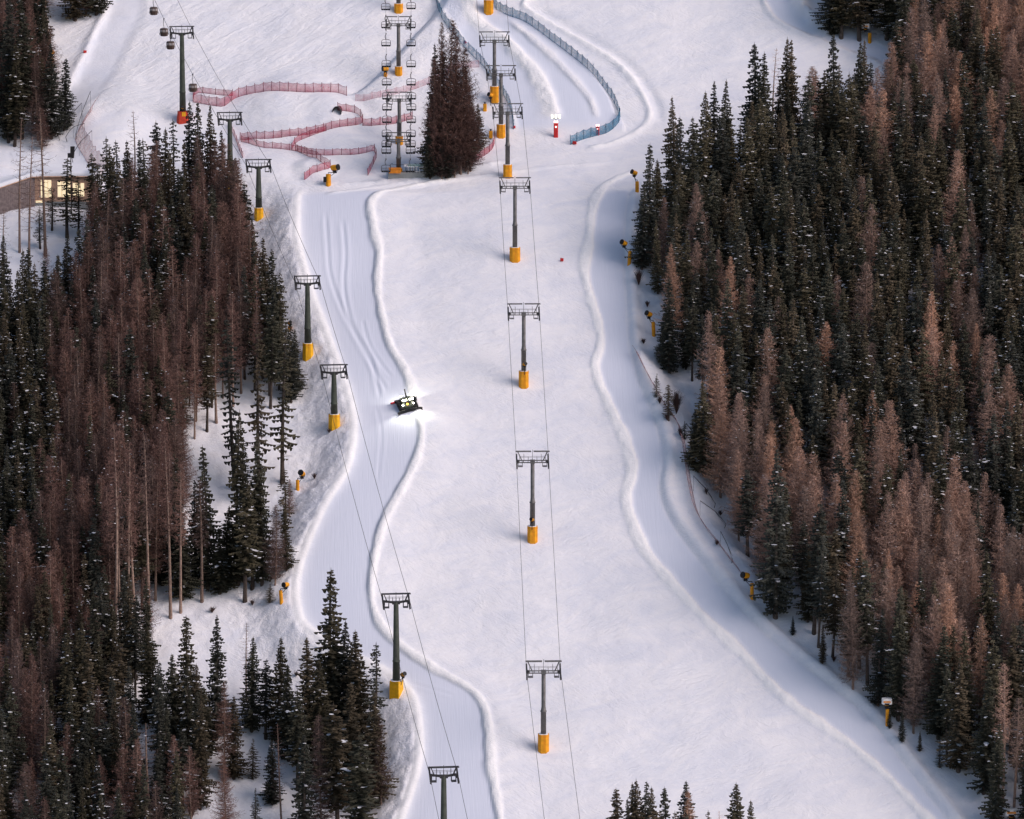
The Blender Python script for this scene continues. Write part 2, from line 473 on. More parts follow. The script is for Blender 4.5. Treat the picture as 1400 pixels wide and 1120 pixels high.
# snow park on the shelf: heaped jumps and terraces
def bump(u, v, h, rx, ry, flat=1.0):
    global Z
    p = march([(u, v)], hbase)[0]
    q = np.sqrt(((X - p[0]) / rx) ** 2 + ((Y - p[1]) / ry) ** 2)
    Z += h * (1 - sst(0.25 * flat, 1.0, q))
bump(405, 152, 2.6, 17, 16)
bump(470, 168, 1.0, 9, 12)
bump(360, 235, 0.9, 12, 12)
bump(480, 208, 1.3, 14, 8)
bump(150, 165, 2.2, 13, 18)
bump(430, 232, 1.3, 6, 6)
ridge([(330, 196), (400, 186), (470, 176), (540, 172)], 0.5, 1.6, 0.2, 0.1, fr=0.2)
ridge([(400, 246), (460, 252), (540, 248), (620, 238), (700, 218)], 0.35, 1.3, 0.3, 0.1, fr=0.4)
ridge([(540, 262), (600, 250), (680, 238), (760, 228), (850, 222)], 0.25, 0.7, 0.3, 0.1, fr=0.3)
ridge([(440, 268), (500, 258), (560, 250), (640, 234), (720, 214)], 0.2, 0.6, 0.3, 0.1, fr=0.3)

# vehicle tracks left in the groomed lane
def rut(px, h=-0.10, w=0.28):
    global Z
    d, t = sdist(line(px), 4)
    Z += np.where(np.abs(d) > 1e5, 0, 1) * h * (np.exp(-(d / w) ** 2) - 0.9 * np.exp(-((np.abs(d) - 2 * w) / w) ** 2)) * sst(0, .06, t) * sst(0, .06, 1 - t)
rut([(445, 290), (448, 340), (452, 380), (470, 430), (490, 470), (510, 505), (530, 540)], -0.12, .34)
rut([(468, 300), (472, 350), (470, 390), (476, 430), (488, 460), (505, 490), (514, 520), (520, 550)], -0.14, .34)
rut([(495, 440), (505, 475), (520, 500), (535, 520)], -0.10)
rut([(515, 560), (521, 590), (520, 620), (516, 660)], -0.06)
rut([(560, 935), (590, 945), (620, 955)], -0.06)

# wind-packed upper slopes, skied chop everywhere
yu = march([(300, 175)], hbase)[0, 1]
wind = sst(yu - 4, yu + 8, Y) * (1 - groom) * (0.35 + 0.65 * (1 - sst(-25, 10, X)))
Z += (1 - groom) * (0.05 * vnoise(X, Y, 2.8, 14) + 0.10 * vnoise(X, Y, 7, 15) + 0.025 * vnoise(X, Y, 1.2, 16))
ca_, sa_ = math.cos(R(40)), math.sin(R(40))
U_, V_ = X * ca_ + Y * sa_, Y * ca_ - X * sa_
Z += wind * (0.10 * vnoise(U_ * .3, V_, 1.7, 17) + 0.16 * vnoise(U_ * .4, V_, 5.5, 18) + 0.4 * vnoise(U_ * .5, V_, 17, 19))

gx0, gy0 = GX, GY
def ground(x, y):
    x = np.asarray(x, float); y = np.asarray(y, float)
    ix = np.clip(np.searchsorted(GX, x) - 1, 0, len(GX) - 2)
    iy = np.clip(np.searchsorted(GY, y) - 1, 0, len(GY) - 2)
    tx = (x - GX[ix]) / (GX[ix + 1] - GX[ix]); ty = (y - GY[iy]) / (GY[iy + 1] - GY[iy])
    return (Z[iy, ix] * (1 - tx) + Z[iy, ix + 1] * tx) * (1 - ty) + (Z[iy + 1, ix] * (1 - tx) + Z[iy + 1, ix + 1] * tx) * ty
def at(u, v):
    return Vector(march([(u, v)], ground)[0])
def gz(x, y):
    return float(ground(np.array([x]), np.array([y]))[0])

def build_terrain():
    ny, nx = Z.shape
    co = np.stack([X, Y, Z], -1).reshape(-1, 3).astype(np.float32)
    idx = np.arange(ny * nx).reshape(ny, nx)
    f = np.stack([idx[:-1, :-1], idx[:-1, 1:], idx[1:, 1:], idx[1:, :-1]], -1).reshape(-1, 4).astype(np.int32)
    me = bpy.data.meshes.new('snow_slope')
    me.vertices.add(len(co)); me.vertices.foreach_set('co', co.ravel())
    me.loops.add(f.size); me.loops.foreach_set('vertex_index', f.ravel())
    me.polygons.add(len(f))
    me.polygons.foreach_set('loop_start', np.arange(0, f.size, 4, dtype=np.int32))
    me.polygons.foreach_set('use_smooth', np.ones(len(f), bool))
    for nm, arr in (('groom', groom), ('rough', roughA), ('wind', wind), ('fresh_sunlit', fresh_sunlit)):
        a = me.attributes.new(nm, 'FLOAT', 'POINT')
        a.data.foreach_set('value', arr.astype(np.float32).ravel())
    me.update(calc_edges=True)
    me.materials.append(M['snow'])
    o = bpy.data.objects.new('snow_slope', me)
    o['kind'] = 'structure'
    C.objects.link(o)
build_terrain()

# ------------------------------------------------------------------ mesh helpers
class MB:
    def __init__(self):
        self.v, self.f, self.m = [], [], []
    def add(self, vs, fs, mi=0):
        o = len(self.v)
        self.v += [tuple(p) for p in vs]
        self.f += [tuple(i + o for i in f) for f in fs]
        self.m += [mi] * len(fs)
    def box(self, c, s, mi=0, rot=None, taper=1.0, bev=0.0):
        """box; taper scales the bottom; bev cuts the four upright edges"""
        hx, hy, hz = s[0] / 2, s[1] / 2, s[2] / 2
        b = min(bev, hx * .9, hy * .9)
        ring = [(-hx + b, -hy), (hx - b, -hy), (hx, -hy + b), (hx, hy - b), (hx - b, hy), (-hx + b, hy), (-hx, hy - b), (-hx, -hy + b)] if b > 0 else \
               [(-hx, -hy), (hx, -hy), (hx, hy), (-hx, hy)]
        n = len(ring)
        vs = [Vector((x * taper, y * taper, -hz)) for x, y in ring] + [Vector((x, y, hz)) for x, y in ring]
        if rot is not None:
            vs = [rot @ p for p in vs]
        vs = [p + Vector(c) for p in vs]
        fs = [tuple(range(n - 1, -1, -1)), tuple(range(n, 2 * n))] + [(i, (i + 1) % n, n + (i + 1) % n, n + i) for i in range(n)]
        self.add(vs, fs, mi)
    def tube(self, pts, r, n=6, mi=0, cap=True):
        pts = [Vector(p) for p in pts]
        rs = r if isinstance(r, (list, tuple)) else [r] * len(pts)
        vs, fs = [], []
        for i, p in enumerate(pts):
            a = pts[max(i - 1, 0)]; b = pts[min(i + 1, len(pts) - 1)]
            d = (b - a).normalized()
            ref = Vector((0, 0, 1)) if abs(d.z) < 0.9 else Vector((0, 1, 0))
            u = d.cross(ref).normalized(); w = d.cross(u).normalized()
            for k in range(n):
                an = 2 * math.pi * k / n
                vs.append(p + (u * math.cos(an) + w * math.sin(an)) * rs[i])
        for i in range(len(pts) - 1):
            for k in range(n):
                fs.append((i * n + k, i * n + (k + 1) % n, (i + 1) * n + (k + 1) % n, (i + 1) * n + k))
        if cap:
            fs.append(tuple(range(n - 1, -1, -1))); fs.append(tuple((len(pts) - 1) * n + k for k in range(n)))
        self.add(vs, fs, mi)
    def cyl(self, p0, p1, r0, r1=None, n=12, mi=0):
        self.tube([p0, p1], [r0, r0 if r1 is None else r1], n, mi)
    def lathe(self, prof, n=14, mi=0, c=(0, 0, 0), axis=None):
        """prof: (radius, height) pairs turned round z, or round axis (a rotation matrix)"""
        vs, fs = [], []
        for r, z in prof:
            for k in range(n):
                a = 2 * math.pi * k / n
                p = Vector((r * math.cos(a), r * math.sin(a), z))
                if axis is not None: p = axis @ p
                vs.append(p + Vector(c))
        for i in range(len(prof) - 1):
            for k in range(n):
                fs.append((i * n + k, i * n + (k + 1) % n, (i + 1) * n + (k + 1) % n, (i + 1) * n + k))
        fs.append(tuple(range(n - 1, -1, -1))); fs.append(tuple((len(prof) - 1) * n + k for k in range(n)))
        self.add(vs, fs, mi)
    def mesh(self, name, mats, smooth=False):
        me = bpy.data.meshes.new(name)
        me.from_pydata(self.v, [], self.f)
        for m in (mats if isinstance(mats, (list, tuple)) else [mats]):
            me.materials.append(m)
        if any(self.m):
            me.polygons.foreach_set('material_index', self.m)
        if smooth:
            me.polygons.foreach_set('use_smooth', [True] * len(self.f))
        me.update()
        return me
    def build(self, name, mats, parent=None, smooth=False):
        o = bpy.data.objects.new(name, self.mesh(name, mats, smooth))
        C.objects.link(o)
        if parent is not None: o.parent = parent
        return o

def thing(name, label, cat, loc, rotz=0.0, group=None):
    o = bpy.data.objects.new(name, None)
    o.empty_display_size = 0.5
    C.objects.link(o)
    o.location = loc
    o.rotation_euler = (0, 0, rotz)
    tag(o, label, cat, group)
    return o
def tag(o, label, cat, group=None):
    o['label'] = label; o['category'] = cat
    if group: o['group'] = group
    return o
def dup(root, loc, rotz=0.0, label=None):
    r = root.copy(); C.objects.link(r); r.location = loc; r.rotation_euler = (0, 0, rotz)
    if label: r['label'] = label
    for ch in list(root.children):
        c = ch.copy(); C.objects.link(c); c.parent = r
        for g in list(ch.children):
            d = g.copy(); C.objects.link(d); d.parent = c
    return r

# ------------------------------------------------------------------ lift pylons
def pylon(base, vtop, gauge_px, label, group, kind='tube', pad='pad', yaw=0.0, slope=27, padpx=15, padhpx=22, name='lift_pylon', bottom=None):
    """base: photo point of the foot; vtop: photo row of the top frame"""
    P = at(*base)
    s = mpp(P)
    Ht = (base[1] - vtop) * s / math.cos(PITCH)
    g = gauge_px * s                                  # width of the top frame
    t = thing(name, label, 'lift pylon', P, yaw, group)
    body = M['steel'] if kind == 'tube' else M['green']
    dark = M['steel_dark'] if kind != 'tube' else M['steel']
    arm_z = Ht - 0.30 * g
    hw = g / 2 - 0.25
    ps = padpx * s; ph = padhpx * s
    # mast
    b = MB()
    if kind == 'tube':
        zc = ph + (arm_z - ph) * 0.36
        b.lathe([(0.52, -1.5), (0.52, zc), (0.60, zc), (0.60, zc + .22), (0.5, zc + .24), (0.40, zc + 1.1), (0.39, arm_z + .25)], 16)
    else:
        zc = ph + (arm_z - ph) * 0.24
        b.lathe([(0.80, -1.5), (0.68, zc), (0.74, zc), (0.74, zc + .3), (0.66, zc + .3), (0.46, arm_z + .2)], 16)
    b.build('mast', body, t, True)
    # ladder up the mast
    b = MB()
    for sx in (-.2, .2):
        b.cyl((sx, .72, ph), (sx, .50, arm_z), .035, n=4)
    for k in range(int((arm_z - ph) / .6)):
        z = ph + .3 + k * .6
        b.cyl((-.2, .70 - .2 * (z - ph) / (arm_z - ph), z), (.2, .70 - .2 * (z - ph) / (arm_z - ph), z), .02, n=4)
    b.build('ladder', dark, t)
    # crossarm
    b = MB()
    if kind == 'tube':
        for dz in (-.22, .22):
            b.box((0, 0, arm_z + dz), (2 * hw - .3, .34, .16))
        for k in range(7):
            b.box((-hw + .5 + k * (2 * hw - 1) / 6, 0, arm_z), (.12, .26, .34))
        b.box((0, 0, arm_z), (.95, .9, .7))
    else:
        for sx in (-1, 1):
            a = math.atan2(.35, hw)
            rot = Matrix.Rotation(-sx * a, 3, 'Y')
            b.box((sx * hw / 2, 0, arm_z + .12), (hw + .1, .45, .38), rot=rot, taper=1.0)
        b.box((0, 0, arm_z - .05), (1.5, .8, .55))
    b.build('crossarm', dark, t)
    # sheave trains: wheels in a row along the rope, tilted with the line
    ca, sa = math.cos(R(slope)), math.sin(R(slope))
    for sx in (-1, 1):
        b = MB()
        x = sx * (hw + .02)
        zr = arm_z + (.3 if kind == 'tube' else .45)
        for k in range(8):
            q = -2.1 + .6 * k
            b.cyl((x - .09, q * ca, zr - .25 + q * sa), (x + .09, q * ca, zr - .25 + q * sa), .24, n=10)
        rot = Matrix.Rotation(R(slope), 3, 'X')
        b.box((x - sx * .16, 0, zr - .3), (.10, 4.6, .34), rot=rot)
        b.box((x - sx * .3, 0, arm_z), (.30, .7, .65))
        b.build('sheave_train', M['steel_dark'], t)
    # work platforms hung beside the wheels
    for sx in (-1, 1):
        b = MB()
        x = sx * (hw - .75)
        zf = arm_z - .95
        b.box((x, 0, zf), (.95, 1.5, .07))
        for yy in (-.7, 0, .7):
            for xx in (-.42, .42):
                b.cyl((x + xx, yy, zf), (x + xx, yy, arm_z + .05), .035, n=4)
        for hz in (.35, .65):
            for xx in (-.42, .42):
                b.cyl((x + xx, -.7, zf + hz), (x + xx, .7, zf + hz), .03, n=4)
        b.build('work_platform', dark, t)
    # lifting frame on top
    b = MB()
    for yy in (-.35, .35):
        if kind == 'tube':
            b.box((-g * .26, yy, Ht), (g * .44, .16, .16)); b.box((g * .26, yy, Ht), (g * .46, .16, .16))
        else:
            b.box((0, yy, Ht), (g, .16, .16))
        for sx in (-1, 1):
            b.cyl((sx * hw * .66, yy * .6, arm_z + .15), (sx * (g / 2 - .45), yy, Ht), .085, n=6)
    for sx in (-1, 1):
        b.box((sx * (g / 2 - .1), 0, Ht), (.12, .9, .14))
    b.cyl((0, 0, arm_z), (0, 0, Ht + .35), .045, n=5)
    b.build('lifting_frame', dark, t)
    # handrail and rope-position posts on the arm
    b = MB()
    for yy in (-.5, .5):
        b.cyl((-hw + .6, yy, arm_z + .95), (hw - .6, yy, arm_z + .95), .028, n=4)
    for k in range(7):
        x = -hw + .6 + k * (2 * hw - 1.2) / 6
        for yy in (-.5, .5):
            b.cyl((x, yy, arm_z), (x, yy, arm_z + (1.5 if k in (1, 5) else .95)), .03, n=4)
    b.build('handrail', dark, t)
    # padding round the foot
    b = MB()
    if pad == 'red':
        b.box((0, 0, ph / 2 - .5), (ps, ps, ph + 1), 0, bev=.4, taper=1.25)
        for sx in (-.12, 0.2, .48):
            b.box((sx, -ps / 2 - .06, ph / 2), (.24, .1, ph * .9), 1)
        b.build('foot_padding', [M['redorange'], M['pad_gold']], t)
    else:
        tw = 1.0 if kind == 'tube' else .94
        rot = Matrix.Rotation(R(-32), 3, 'Z') if kind == 'corner' else None
        b.box((0, 0, ph / 2 - .7), (ps if kind != 'corner' else ps * .78, ps if kind != 'corner' else ps * .78, ph + 1.4), 0, bev=ps * .26 if kind != 'corner' else .05, taper=1 / tw, rot=rot)
        if kind != 'corner':
            b.box((.06 * ps, -ps / 2 - .012, ph / 2), (.07, .05, ph * .96), 1)
            b.box((0, 0, ph - .35), (ps + .05, ps + .05, .09), 1, bev=ps * .26)
        b.build('foot_padding', [M[pad], M['orange']], t)
        b = MB()
        b.box((0, 0, ph + .03), (ps * .8, ps * .8, .08), bev=.3)
        b.build('padding_snow', M['tsnow'], t)
    yv = Matrix.Rotation(yaw, 3, 'Z')
    rz = arm_z + (.3 if kind == 'tube' else .45)
    ends = [P + yv @ Vector((sx * (hw + .02), 0, rz)) for sx in (-1, 1)]
    return dict(P=P, H=Ht, ends=ends, s=s, t=t)

T1 = [  # the T-bar lift up the middle of the piste
    ((668, 16), -75, 44, 'grey T-shaped pylon whose orange foot shows at the top of the picture'),
    ((676, 138), 45, 43, 'highest fully shown grey pylon, snow gun before its orange foot'),
    ((685, 186), 91, 42, 'grey pylon closely overlapped by taller one behind, above pylon beside red fence'),
    ((694, 242), 143, 43, 'grey pylon with foot where blue netted lane meets the wide piste'),
    ((704, 355), 244, 44, 'grey pylon beside the small red marker flag on the open piste'),
    ((716, 527), 416, 46, 'grey pylon with small snow gun atop its orange foot padding'),
    ((728, 739), 617, 47, 'grey pylon in mid piste, a snow gun sitting on its foot'),
    ((743, 1025), 903, 50, 'lowest and largest grey pylon alone on the white piste'),
    ((762, 1420), 1290, 53, None)]
mid = []
for base, vt, gp, lab in T1:
    if lab is None:
        P = at(base[0], 1290) if base[1] > 1290 else at(*base)
        continue
    pw, ph = {668: (13, 16), 676: (12, 20), 685: (12, 16), 694: (12, 17), 704: (14.5, 17), 716: (13.5, 20), 728: (14, 20), 743: (15, 22)}[base[0]]
    mid.append(pylon(base, vt, gp, lab, 'grey pylons of the lift up the middle', 'tube', yaw=R(1.5), padpx=pw, padhpx=ph))
T2 = [
    ((250, 163), 38, 34, 'dark green pylon on red padded foot, highest of the gondola line', 'cone', 'red', 14, 11),
    ((315, 258), 155, 35, 'dark green gondola pylon half buried behind the spruce tops', 'cone', 'pad_gold', 13, 11),
    ((354, 298), 219, 36, 'short dark green gondola pylon on round yellow foot by forest edge', 'cone', 'pad_gold', 12, 14),
    ((421, 487), 378, 37, 'dark green gondola pylon standing on the rough bank, yellow foot', 'cone', 'pad_gold', 14, 18),
    ((457, 583), 499, 38, 'shorter dark green gondola pylon left of the snow groomer', 'cone', 'pad_gold', 15, 17),
    ((542, 948), 811, 40, 'dark green gondola pylon with square yellow foot and snow gun', 'corner', 'pad_gold', 18, 18),
    ((607, 1195), 1047, 42, 'dark green gondola pylon cut off by the bottom of the picture', 'cone', 'pad_gold', 16, 18)]
gon = []
for base, vt, gp, lab, kd, pad, pw, ph in T2:
    gon.append(pylon(base, vt, gp, lab, 'dark green pylons of the gondola line', kd, pad, yaw=R(6), padpx=pw, padhpx=ph, name='gondola_pylon'))
T3 = [((545, 15), -60, 38, 'chairlift pylon with only its yellow foot in the picture'),
      ((545, 101), 24, 37, 'grey chairlift pylon, topmost one with its crossarm in view'),
      ((546, 196), 127, 36, 'grey chairlift pylon in the middle, yellow foot behind lower crossarm'),
      ((545, 240), 182, 36, 'lowest grey chairlift pylon standing at the valley station')]
chl = []
for base, vt, gp, lab in T3:
    chl.append(pylon(base, vt, gp, lab, 'grey pylons of the chairlift', 'tube', 'pad', padpx=10 if base[1] != 15 else 12, padhpx=10, name='chairlift_pylon'))

# ropes: one loop per lift, sagging between pylons
def sag(a, b, k, n=16):
    return [a.lerp(b, i / n) - Vector((0, 0, 4 * k * (i / n) * (1 - i / n) * (b - a).length)) for i in range(n + 1)]
def ropes(pyl, sd, k, before, after):
    out = []
    ends = [p['ends'][sd] for p in pyl]
    if before is not None: ends = [ends[0] + before] + ends
    if after is not None: ends = ends + [ends[-1] + after]
    for a, b in zip(ends[:-1], ends[1:]):
        out += sag(a, b, k)[(1 if out else 0):]
    return out
def rope_thing(pyl, name, label, k, before, after, r=0.04):
    b = MB(); paths = []
    for sd in (0, 1):
        p = ropes(pyl, sd, k, before, after)
        paths.append(p)
        b.tube(p, r, 5)
    o = b.build(name, M['rope'])
    tag(o, label, 'cable')
    return paths
rope_mid = rope_thing(mid, 'haul_rope', 'thin steel rope loop over the grey pylons of the middle lift', .006, Vector((-3, 45, 29)), Vector((5.5, -62, -33)))
rope_gon = rope_thing(gon, 'haul_rope', 'thin steel rope loop over the dark green gondola pylons', .012, Vector((-22, 52, 36)), Vector((10, -55, -30)), 0.042)
rope_chl = rope_thing(chl, 'haul_rope', 'thin steel rope loop carrying the chairs above the snow park', .006, Vector((0, 30, 22)), Vector((0, -4, -4)), .03)
# a comms cable strung between the chairlift masts
def on_rope(path, v, u=None):
    """point of a rope whose picture row is v"""
    dense = []
    for a, b in zip(path[:-1], path[1:]):
        for i in range(8): dense.append(a.lerp(b, i / 8))
    q = proj(np.array([tuple(p) for p in dense]))
    e = np.abs(q[:, 1] - v) + (0.6 * np.abs(q[:, 0] - u) if u is not None else 0)
    return dense[int(np.argmin(e))]

# ------------------------------------------------------------------ chairs
def make_chair(loc, label):
    t = thing('lift_chair', label, 'lift chair', loc, 0, 'empty chairs hanging from the chairlift rope')
    b = MB()
    b.tube([(0, 0, .1), (.05, 0, -.1), (-.18, 0, -.4), (-.2, 0, -.9), (0, 0, -1.35)], .075, 6)
    b.box((0, 0, .02), (.22, .5, .18))
    b.build('hanger', M['steel_dark'], t)
    b = MB()
    w = 1.02
    arch = [(-w, 0, -2.75), (-w, 0, -1.75), (-w * .9, 0, -1.5), (-w * .6, 0, -1.38), (0, 0, -1.33), (w * .6, 0, -1.38), (w * .9, 0, -1.5), (w, 0, -1.75), (w, 0, -2.75)]
    b.tube(arch, .065, 6)
    b.cyl((0, 0, -1.33), (0, 0, -2.7), .04, n=5)
    b.build('bail_frame', M['steel_dark'], t)
    b = MB()
    b.cyl((-w, -.35, -2.02), (w, -.35, -2.02), .035, n=5)
    b.cyl((-w, 0, -1.8), (-w, -.35, -2.02), .03, n=5); b.cyl((w, 0, -1.8), (w, -.35, -2.02), .03, n=5)
    b.build('safety_bar', M['steel'], t)
    b = MB()
    for k in range(4):
        b.box((-.75 + .5 * k, -.22, -2.72), (.47, .6, .34), bev=.06)
    b.build('seat', M['black'], t)
    b = MB()
    for k in range(2):
        b.box((0, .06, -2.3 + k * .28), (1.95, .04, .05))
    b.build('back_slats', M['steel_dark'], t)
    return t
chair_rows = [(0, 14), (0, 39), (0, 64), (0, 92), (0, 117), (0, 136), (0, 151), (0, 168), (0, 187), (0, 201), (0, 210), (0, 247),
              (1, 13), (1, 39), (1, 64), (1, 92), (1, 117), (1, 136), (1, 151), (1, 168), (1, 187), (1, 201), (1, 210), (1, 246)]
ORD = ['first', 'second', 'third', 'fourth', 'fifth', 'sixth', 'seventh', 'eighth', 'ninth', 'tenth', 'eleventh', 'twelfth', 'thirteenth', 'fourteenth', 'fifteenth', 'sixteenth',
       'seventeenth', 'eighteenth', 'nineteenth', 'twentieth'] + ['%dth' % n if n % 10 not in (1, 2, 3) else '%d%s' % (n, {1: 'st', 2: 'nd', 3: 'rd'}[n % 10]) for n in range(21, 120)]
proto = None; cnt = [0, 0]
for sd, vb in chair_rows:
    p = on_rope(rope_chl[sd], vb - 17.5)
    n = cnt[sd]; cnt[sd] += 1
    lab = f'black chair with arched frame, {ORD[n]} from the top on the {"left" if sd == 0 else "right"} rope'
    if proto is None:
        proto = make_chair(p, lab)
    else:
        dup(proto, p, 0, lab)

# ------------------------------------------------------------------ gondola cabins
def make_cabin(loc, label):
    t = thing('gondola_cabin', label, 'gondola cabin', loc, R(4), 'gondola cabins')
    b = MB()
    b.box((0, 0, .05), (.3, .8, .22))
    b.tube([(0, 0, 0), (-.12, 0, -.4), (-.12, 0, -1.3), (0, 0, -1.75), (0, 0, -2.1)], .06, 6)
    b.build('hanger', M['steel_dark'], t)
    b = MB()
    b.lathe([(.45, -3.95), (.86, -3.85), (1.0, -3.3), (1.0, -2.95)], 8, 0, axis=Matrix.Rotation(R(22.5), 3, 'Z'))
    b.lathe([(.98, -2.42), (.98, -2.3), (.80, -2.12), (.35, -2.05)], 8, 0, axis=Matrix.Rotation(R(22.5), 3, 'Z'))
    for k in range(8):
        a = R(22.5 + 45 * k)
        b.cyl((.97 * math.cos(a), .97 * math.sin(a), -3.0), (.95 * math.cos(a), .95 * math.sin(a), -2.35), .06, n=5)
    b.build('body', M['bronze'], t)
    for k in range(8):
        a = R(45 * k)
        b = MB()
        b.box((.88 * math.cos(a), .88 * math.sin(a), -2.68), (.03, .66, .58), rot=Matrix.Rotation(a, 3, 'Z'))
        b.build('window', M['cabglass'], t)
    b = MB()
    for sx in (-1, 1):
        b.box((sx * 1.02, 0, -3.4), (.10, .7, .5))
    b.build('ski_rack', M['steel'], t)
    return t
cproto = None
for u, v, lab in ((191, -3, 'brown gondola cabin cut off by the top of the picture'), (202, 22, 'brown gondola cabin second from the top left of the line'),
                  (219, 50, 'brown gondola cabin hanging just up the rope from the highest green pylon'), (236, 68, 'brown gondola cabin hanging right beside the pylon head'),
                  (256, 126, 'brown gondola cabin half hidden behind the green mast below its head')):
    p = on_rope(rope_gon[0], v - 24, u - 1)
    if cproto is None: cproto = make_cabin(p, lab)
    else: dup(cproto, p, R(4), lab)

# ------------------------------------------------------------------ safety nets
def net(px, h_px, mat, post_mat, label, group, name='safety_net', step=1.9, lean=0.0, leanx=0.0, posts=True, sub=6, postx=1.12, rail=True):
    w = smooth_line(march(px, ground)[:, :2], sub)
    # resample evenly
    seg = np.linalg.norm(np.diff(w, axis=0), axis=1); L = np.concatenate([[0], np.cumsum(seg)])
    n = max(3, int(L[-1] / 0.95))
    q = np.linspace(0, L[-1], n + 1)
    w = np.stack([np.interp(q, L, w[:, 0]), np.interp(q, L, w[:, 1])], 1)
    z = ground(w[:, 0], w[:, 1])
    o0 = Vector((w[0, 0], w[0, 1], z[0]))
    h = h_px * mpp((w[0, 0], w[0, 1], z[0]))
    t = thing(name, label, 'safety net', o0, 0, group); h *= .93
    rr = random.Random(len(px) * 31 + int(px[0][0]))
    b = MB(); vs = []; fs = []
    tops = []
    for i in range(n + 1):
        hh = h * (1 + rr.uniform(-.06, .06))
        x, y = w[i] - np.array(o0[:2]); zz = z[i] - o0.z
        bulge = rr.uniform(-.10, .10)
        if i % 2: hh *= .90
        vs += [(x, y, zz - .05), (x + bulge + leanx * hh * .4, y + bulge * .4, zz + hh * .5), (x + leanx * hh, y + lean * hh, zz + hh)]
        tops.append(Vector(vs[-1]))
    for i in range(n):
        for k in (0, 1):
            fs.append((i * 3 + k, i * 3 + 3 + k, i * 3 + 4 + k, i * 3 + 1 + k))
    b.add(vs, fs)
    b.build('netting', mat, t, True)
    b = MB()
    b.tube([v + Vector((0, 0, -.04)) for v in tops], .03, 4)
    b.tube([Vector(vs[i * 3]) + Vector((0, 0, .12)) for i in range(n + 1)], .03, 4)
    b.build('edge_rope', post_mat, t)
    if posts:
        b = MB(); b.tube([(0, 0, -.4), (0, 0, h * postx)], .06, 6)
        me = b.mesh('post', post_mat)
        np_ = min(90, max(2, int(L[-1] / step)))
        for k in range(np_ + 1):
            i = min(n, int(round(k * n / np_)))
            p = bpy.data.objects.new('post', me); C.objects.link(p); p.parent = t
            p.location = (w[i, 0] - o0.x, w[i, 1] - o0.y, z[i] - o0.z)
            p.rotation_euler = (rr.uniform(-.05, .05), rr.uniform(-.06, .06), 0)
    return t
M['redpost'] = pm('dark_red_post', (0.17, 0.02, 0.035), 0.6, 0.0, 0.2, 2.0)
M['bluepost'] = pm('dark_blue_post', (0.03, 0.10, 0.17), 0.6, 0.0, 0.2, 2.0)
RG, BG = 'red safety nets round the snow park', 'blue safety nets along the training lane'
net([(264, 140), (300, 146), (310, 143), (325, 133), (350, 127), (390, 125), (440, 126), (462, 127), (474, 131)], 13, M['rednet'], M['redpost'], 'long red net curving round the back of the snowy mound', RG)
net([(264, 138), (268, 128), (290, 129), (318, 131)], 9, M['rednet'], M['redpost'], 'short pale red net looping behind the spruce tops by the mast', RG)
net([(328, 192), (360, 190), (400, 186), (440, 180), (470, 173), (492, 170), (496, 168), (493, 160), (484, 154), (462, 151)], 11, M['rednet'], M['redpost'], 'red net running straight below the mound then hooking back uphill', RG)
net([(496, 172), (520, 171), (545, 168), (560, 164), (564, 163)], 11, M['rednet'], M['redpost'], 'red net crossing behind the chairlift masts', RG)
net([(399, 205), (404, 196), (420, 188), (446, 179)], 9, M['rednet'], M['redpost'], 'short red net slanting up from the bend of the middle terrace', RG)
net([(330, 194), (360, 202), (400, 206), (435, 212), (460, 212), (490, 211), (512, 206)], 9, M['rednet'], M['redpost'], 'red net sweeping along the lower terrace edge', RG)
net([(512, 208), (515, 214), (510, 226), (503, 240)], 10, M['rednet'], M['redpost'], 'narrow red net dropping to the track left of the chairlift station', RG)
net([(404, 206), (425, 215), (442, 224), (452, 230), (438, 234), (426, 238), (416, 246)], 11, M['rednet'], M['redpost'], 'red net folding to its end beside the yellow snow gun', RG)
net([(486, 138), (510, 135), (545, 128), (580, 117), (605, 105), (625, 94), (655, 92)], 10, M['rednet_thin'], M['rednet_thin'], 'faint red net climbing behind the chairlift to the dark trees', RG)
net([(610, 231), (630, 228), (650, 220), (668, 209), (675, 200), (676, 190)], 11, M['rednet'], M['redpost'], 'red net curving below the clump of dark trees', RG)
net([(312, 172), (318, 182), (324, 196), (332, 216)], 9, M['rednet'], M['redpost'], 'red net scrap seen through the spruce branches', RG)
net([(592, -20), (597, 4), (603, 22), (615, 40), (640, 70), (660, 90), (680, 118), (694, 140), (700, 158), (702, 177)], 13, M['bluenet'], M['bluepost'], 'blue net down the near side of the training lane beside the dark trees', BG, lean=.15)
net([(670, -20), (678, 12), (692, 20), (720, 31), (760, 60), (800, 91), (826, 121), (841, 143), (848, 162), (836, 178), (800, 190), (780, 198)], 13, M['bluenet'], M['bluepost'], 'long blue net curving round the far side of the training lane', BG, lean=.15)
PN = 'pale nets on curved poles'
pn1 = net([(870, 482), (886, 512), (906, 548), (930, 584), (939, 620), (946, 668), (957, 708), (984, 746), (1016, 788)], 11, M['pinknet'], M['redpost'], 'long faded pink net along the right edge of the piste', PN, posts=False, leanx=-.55)
pn2 = net([(125, 152), (112, 172), (103, 190), (112, 210), (124, 228), (138, 240)], 24, M['pinknet'], M['redpost'], 'tall faded pink net above the wooden building', PN, posts=False, leanx=.5)

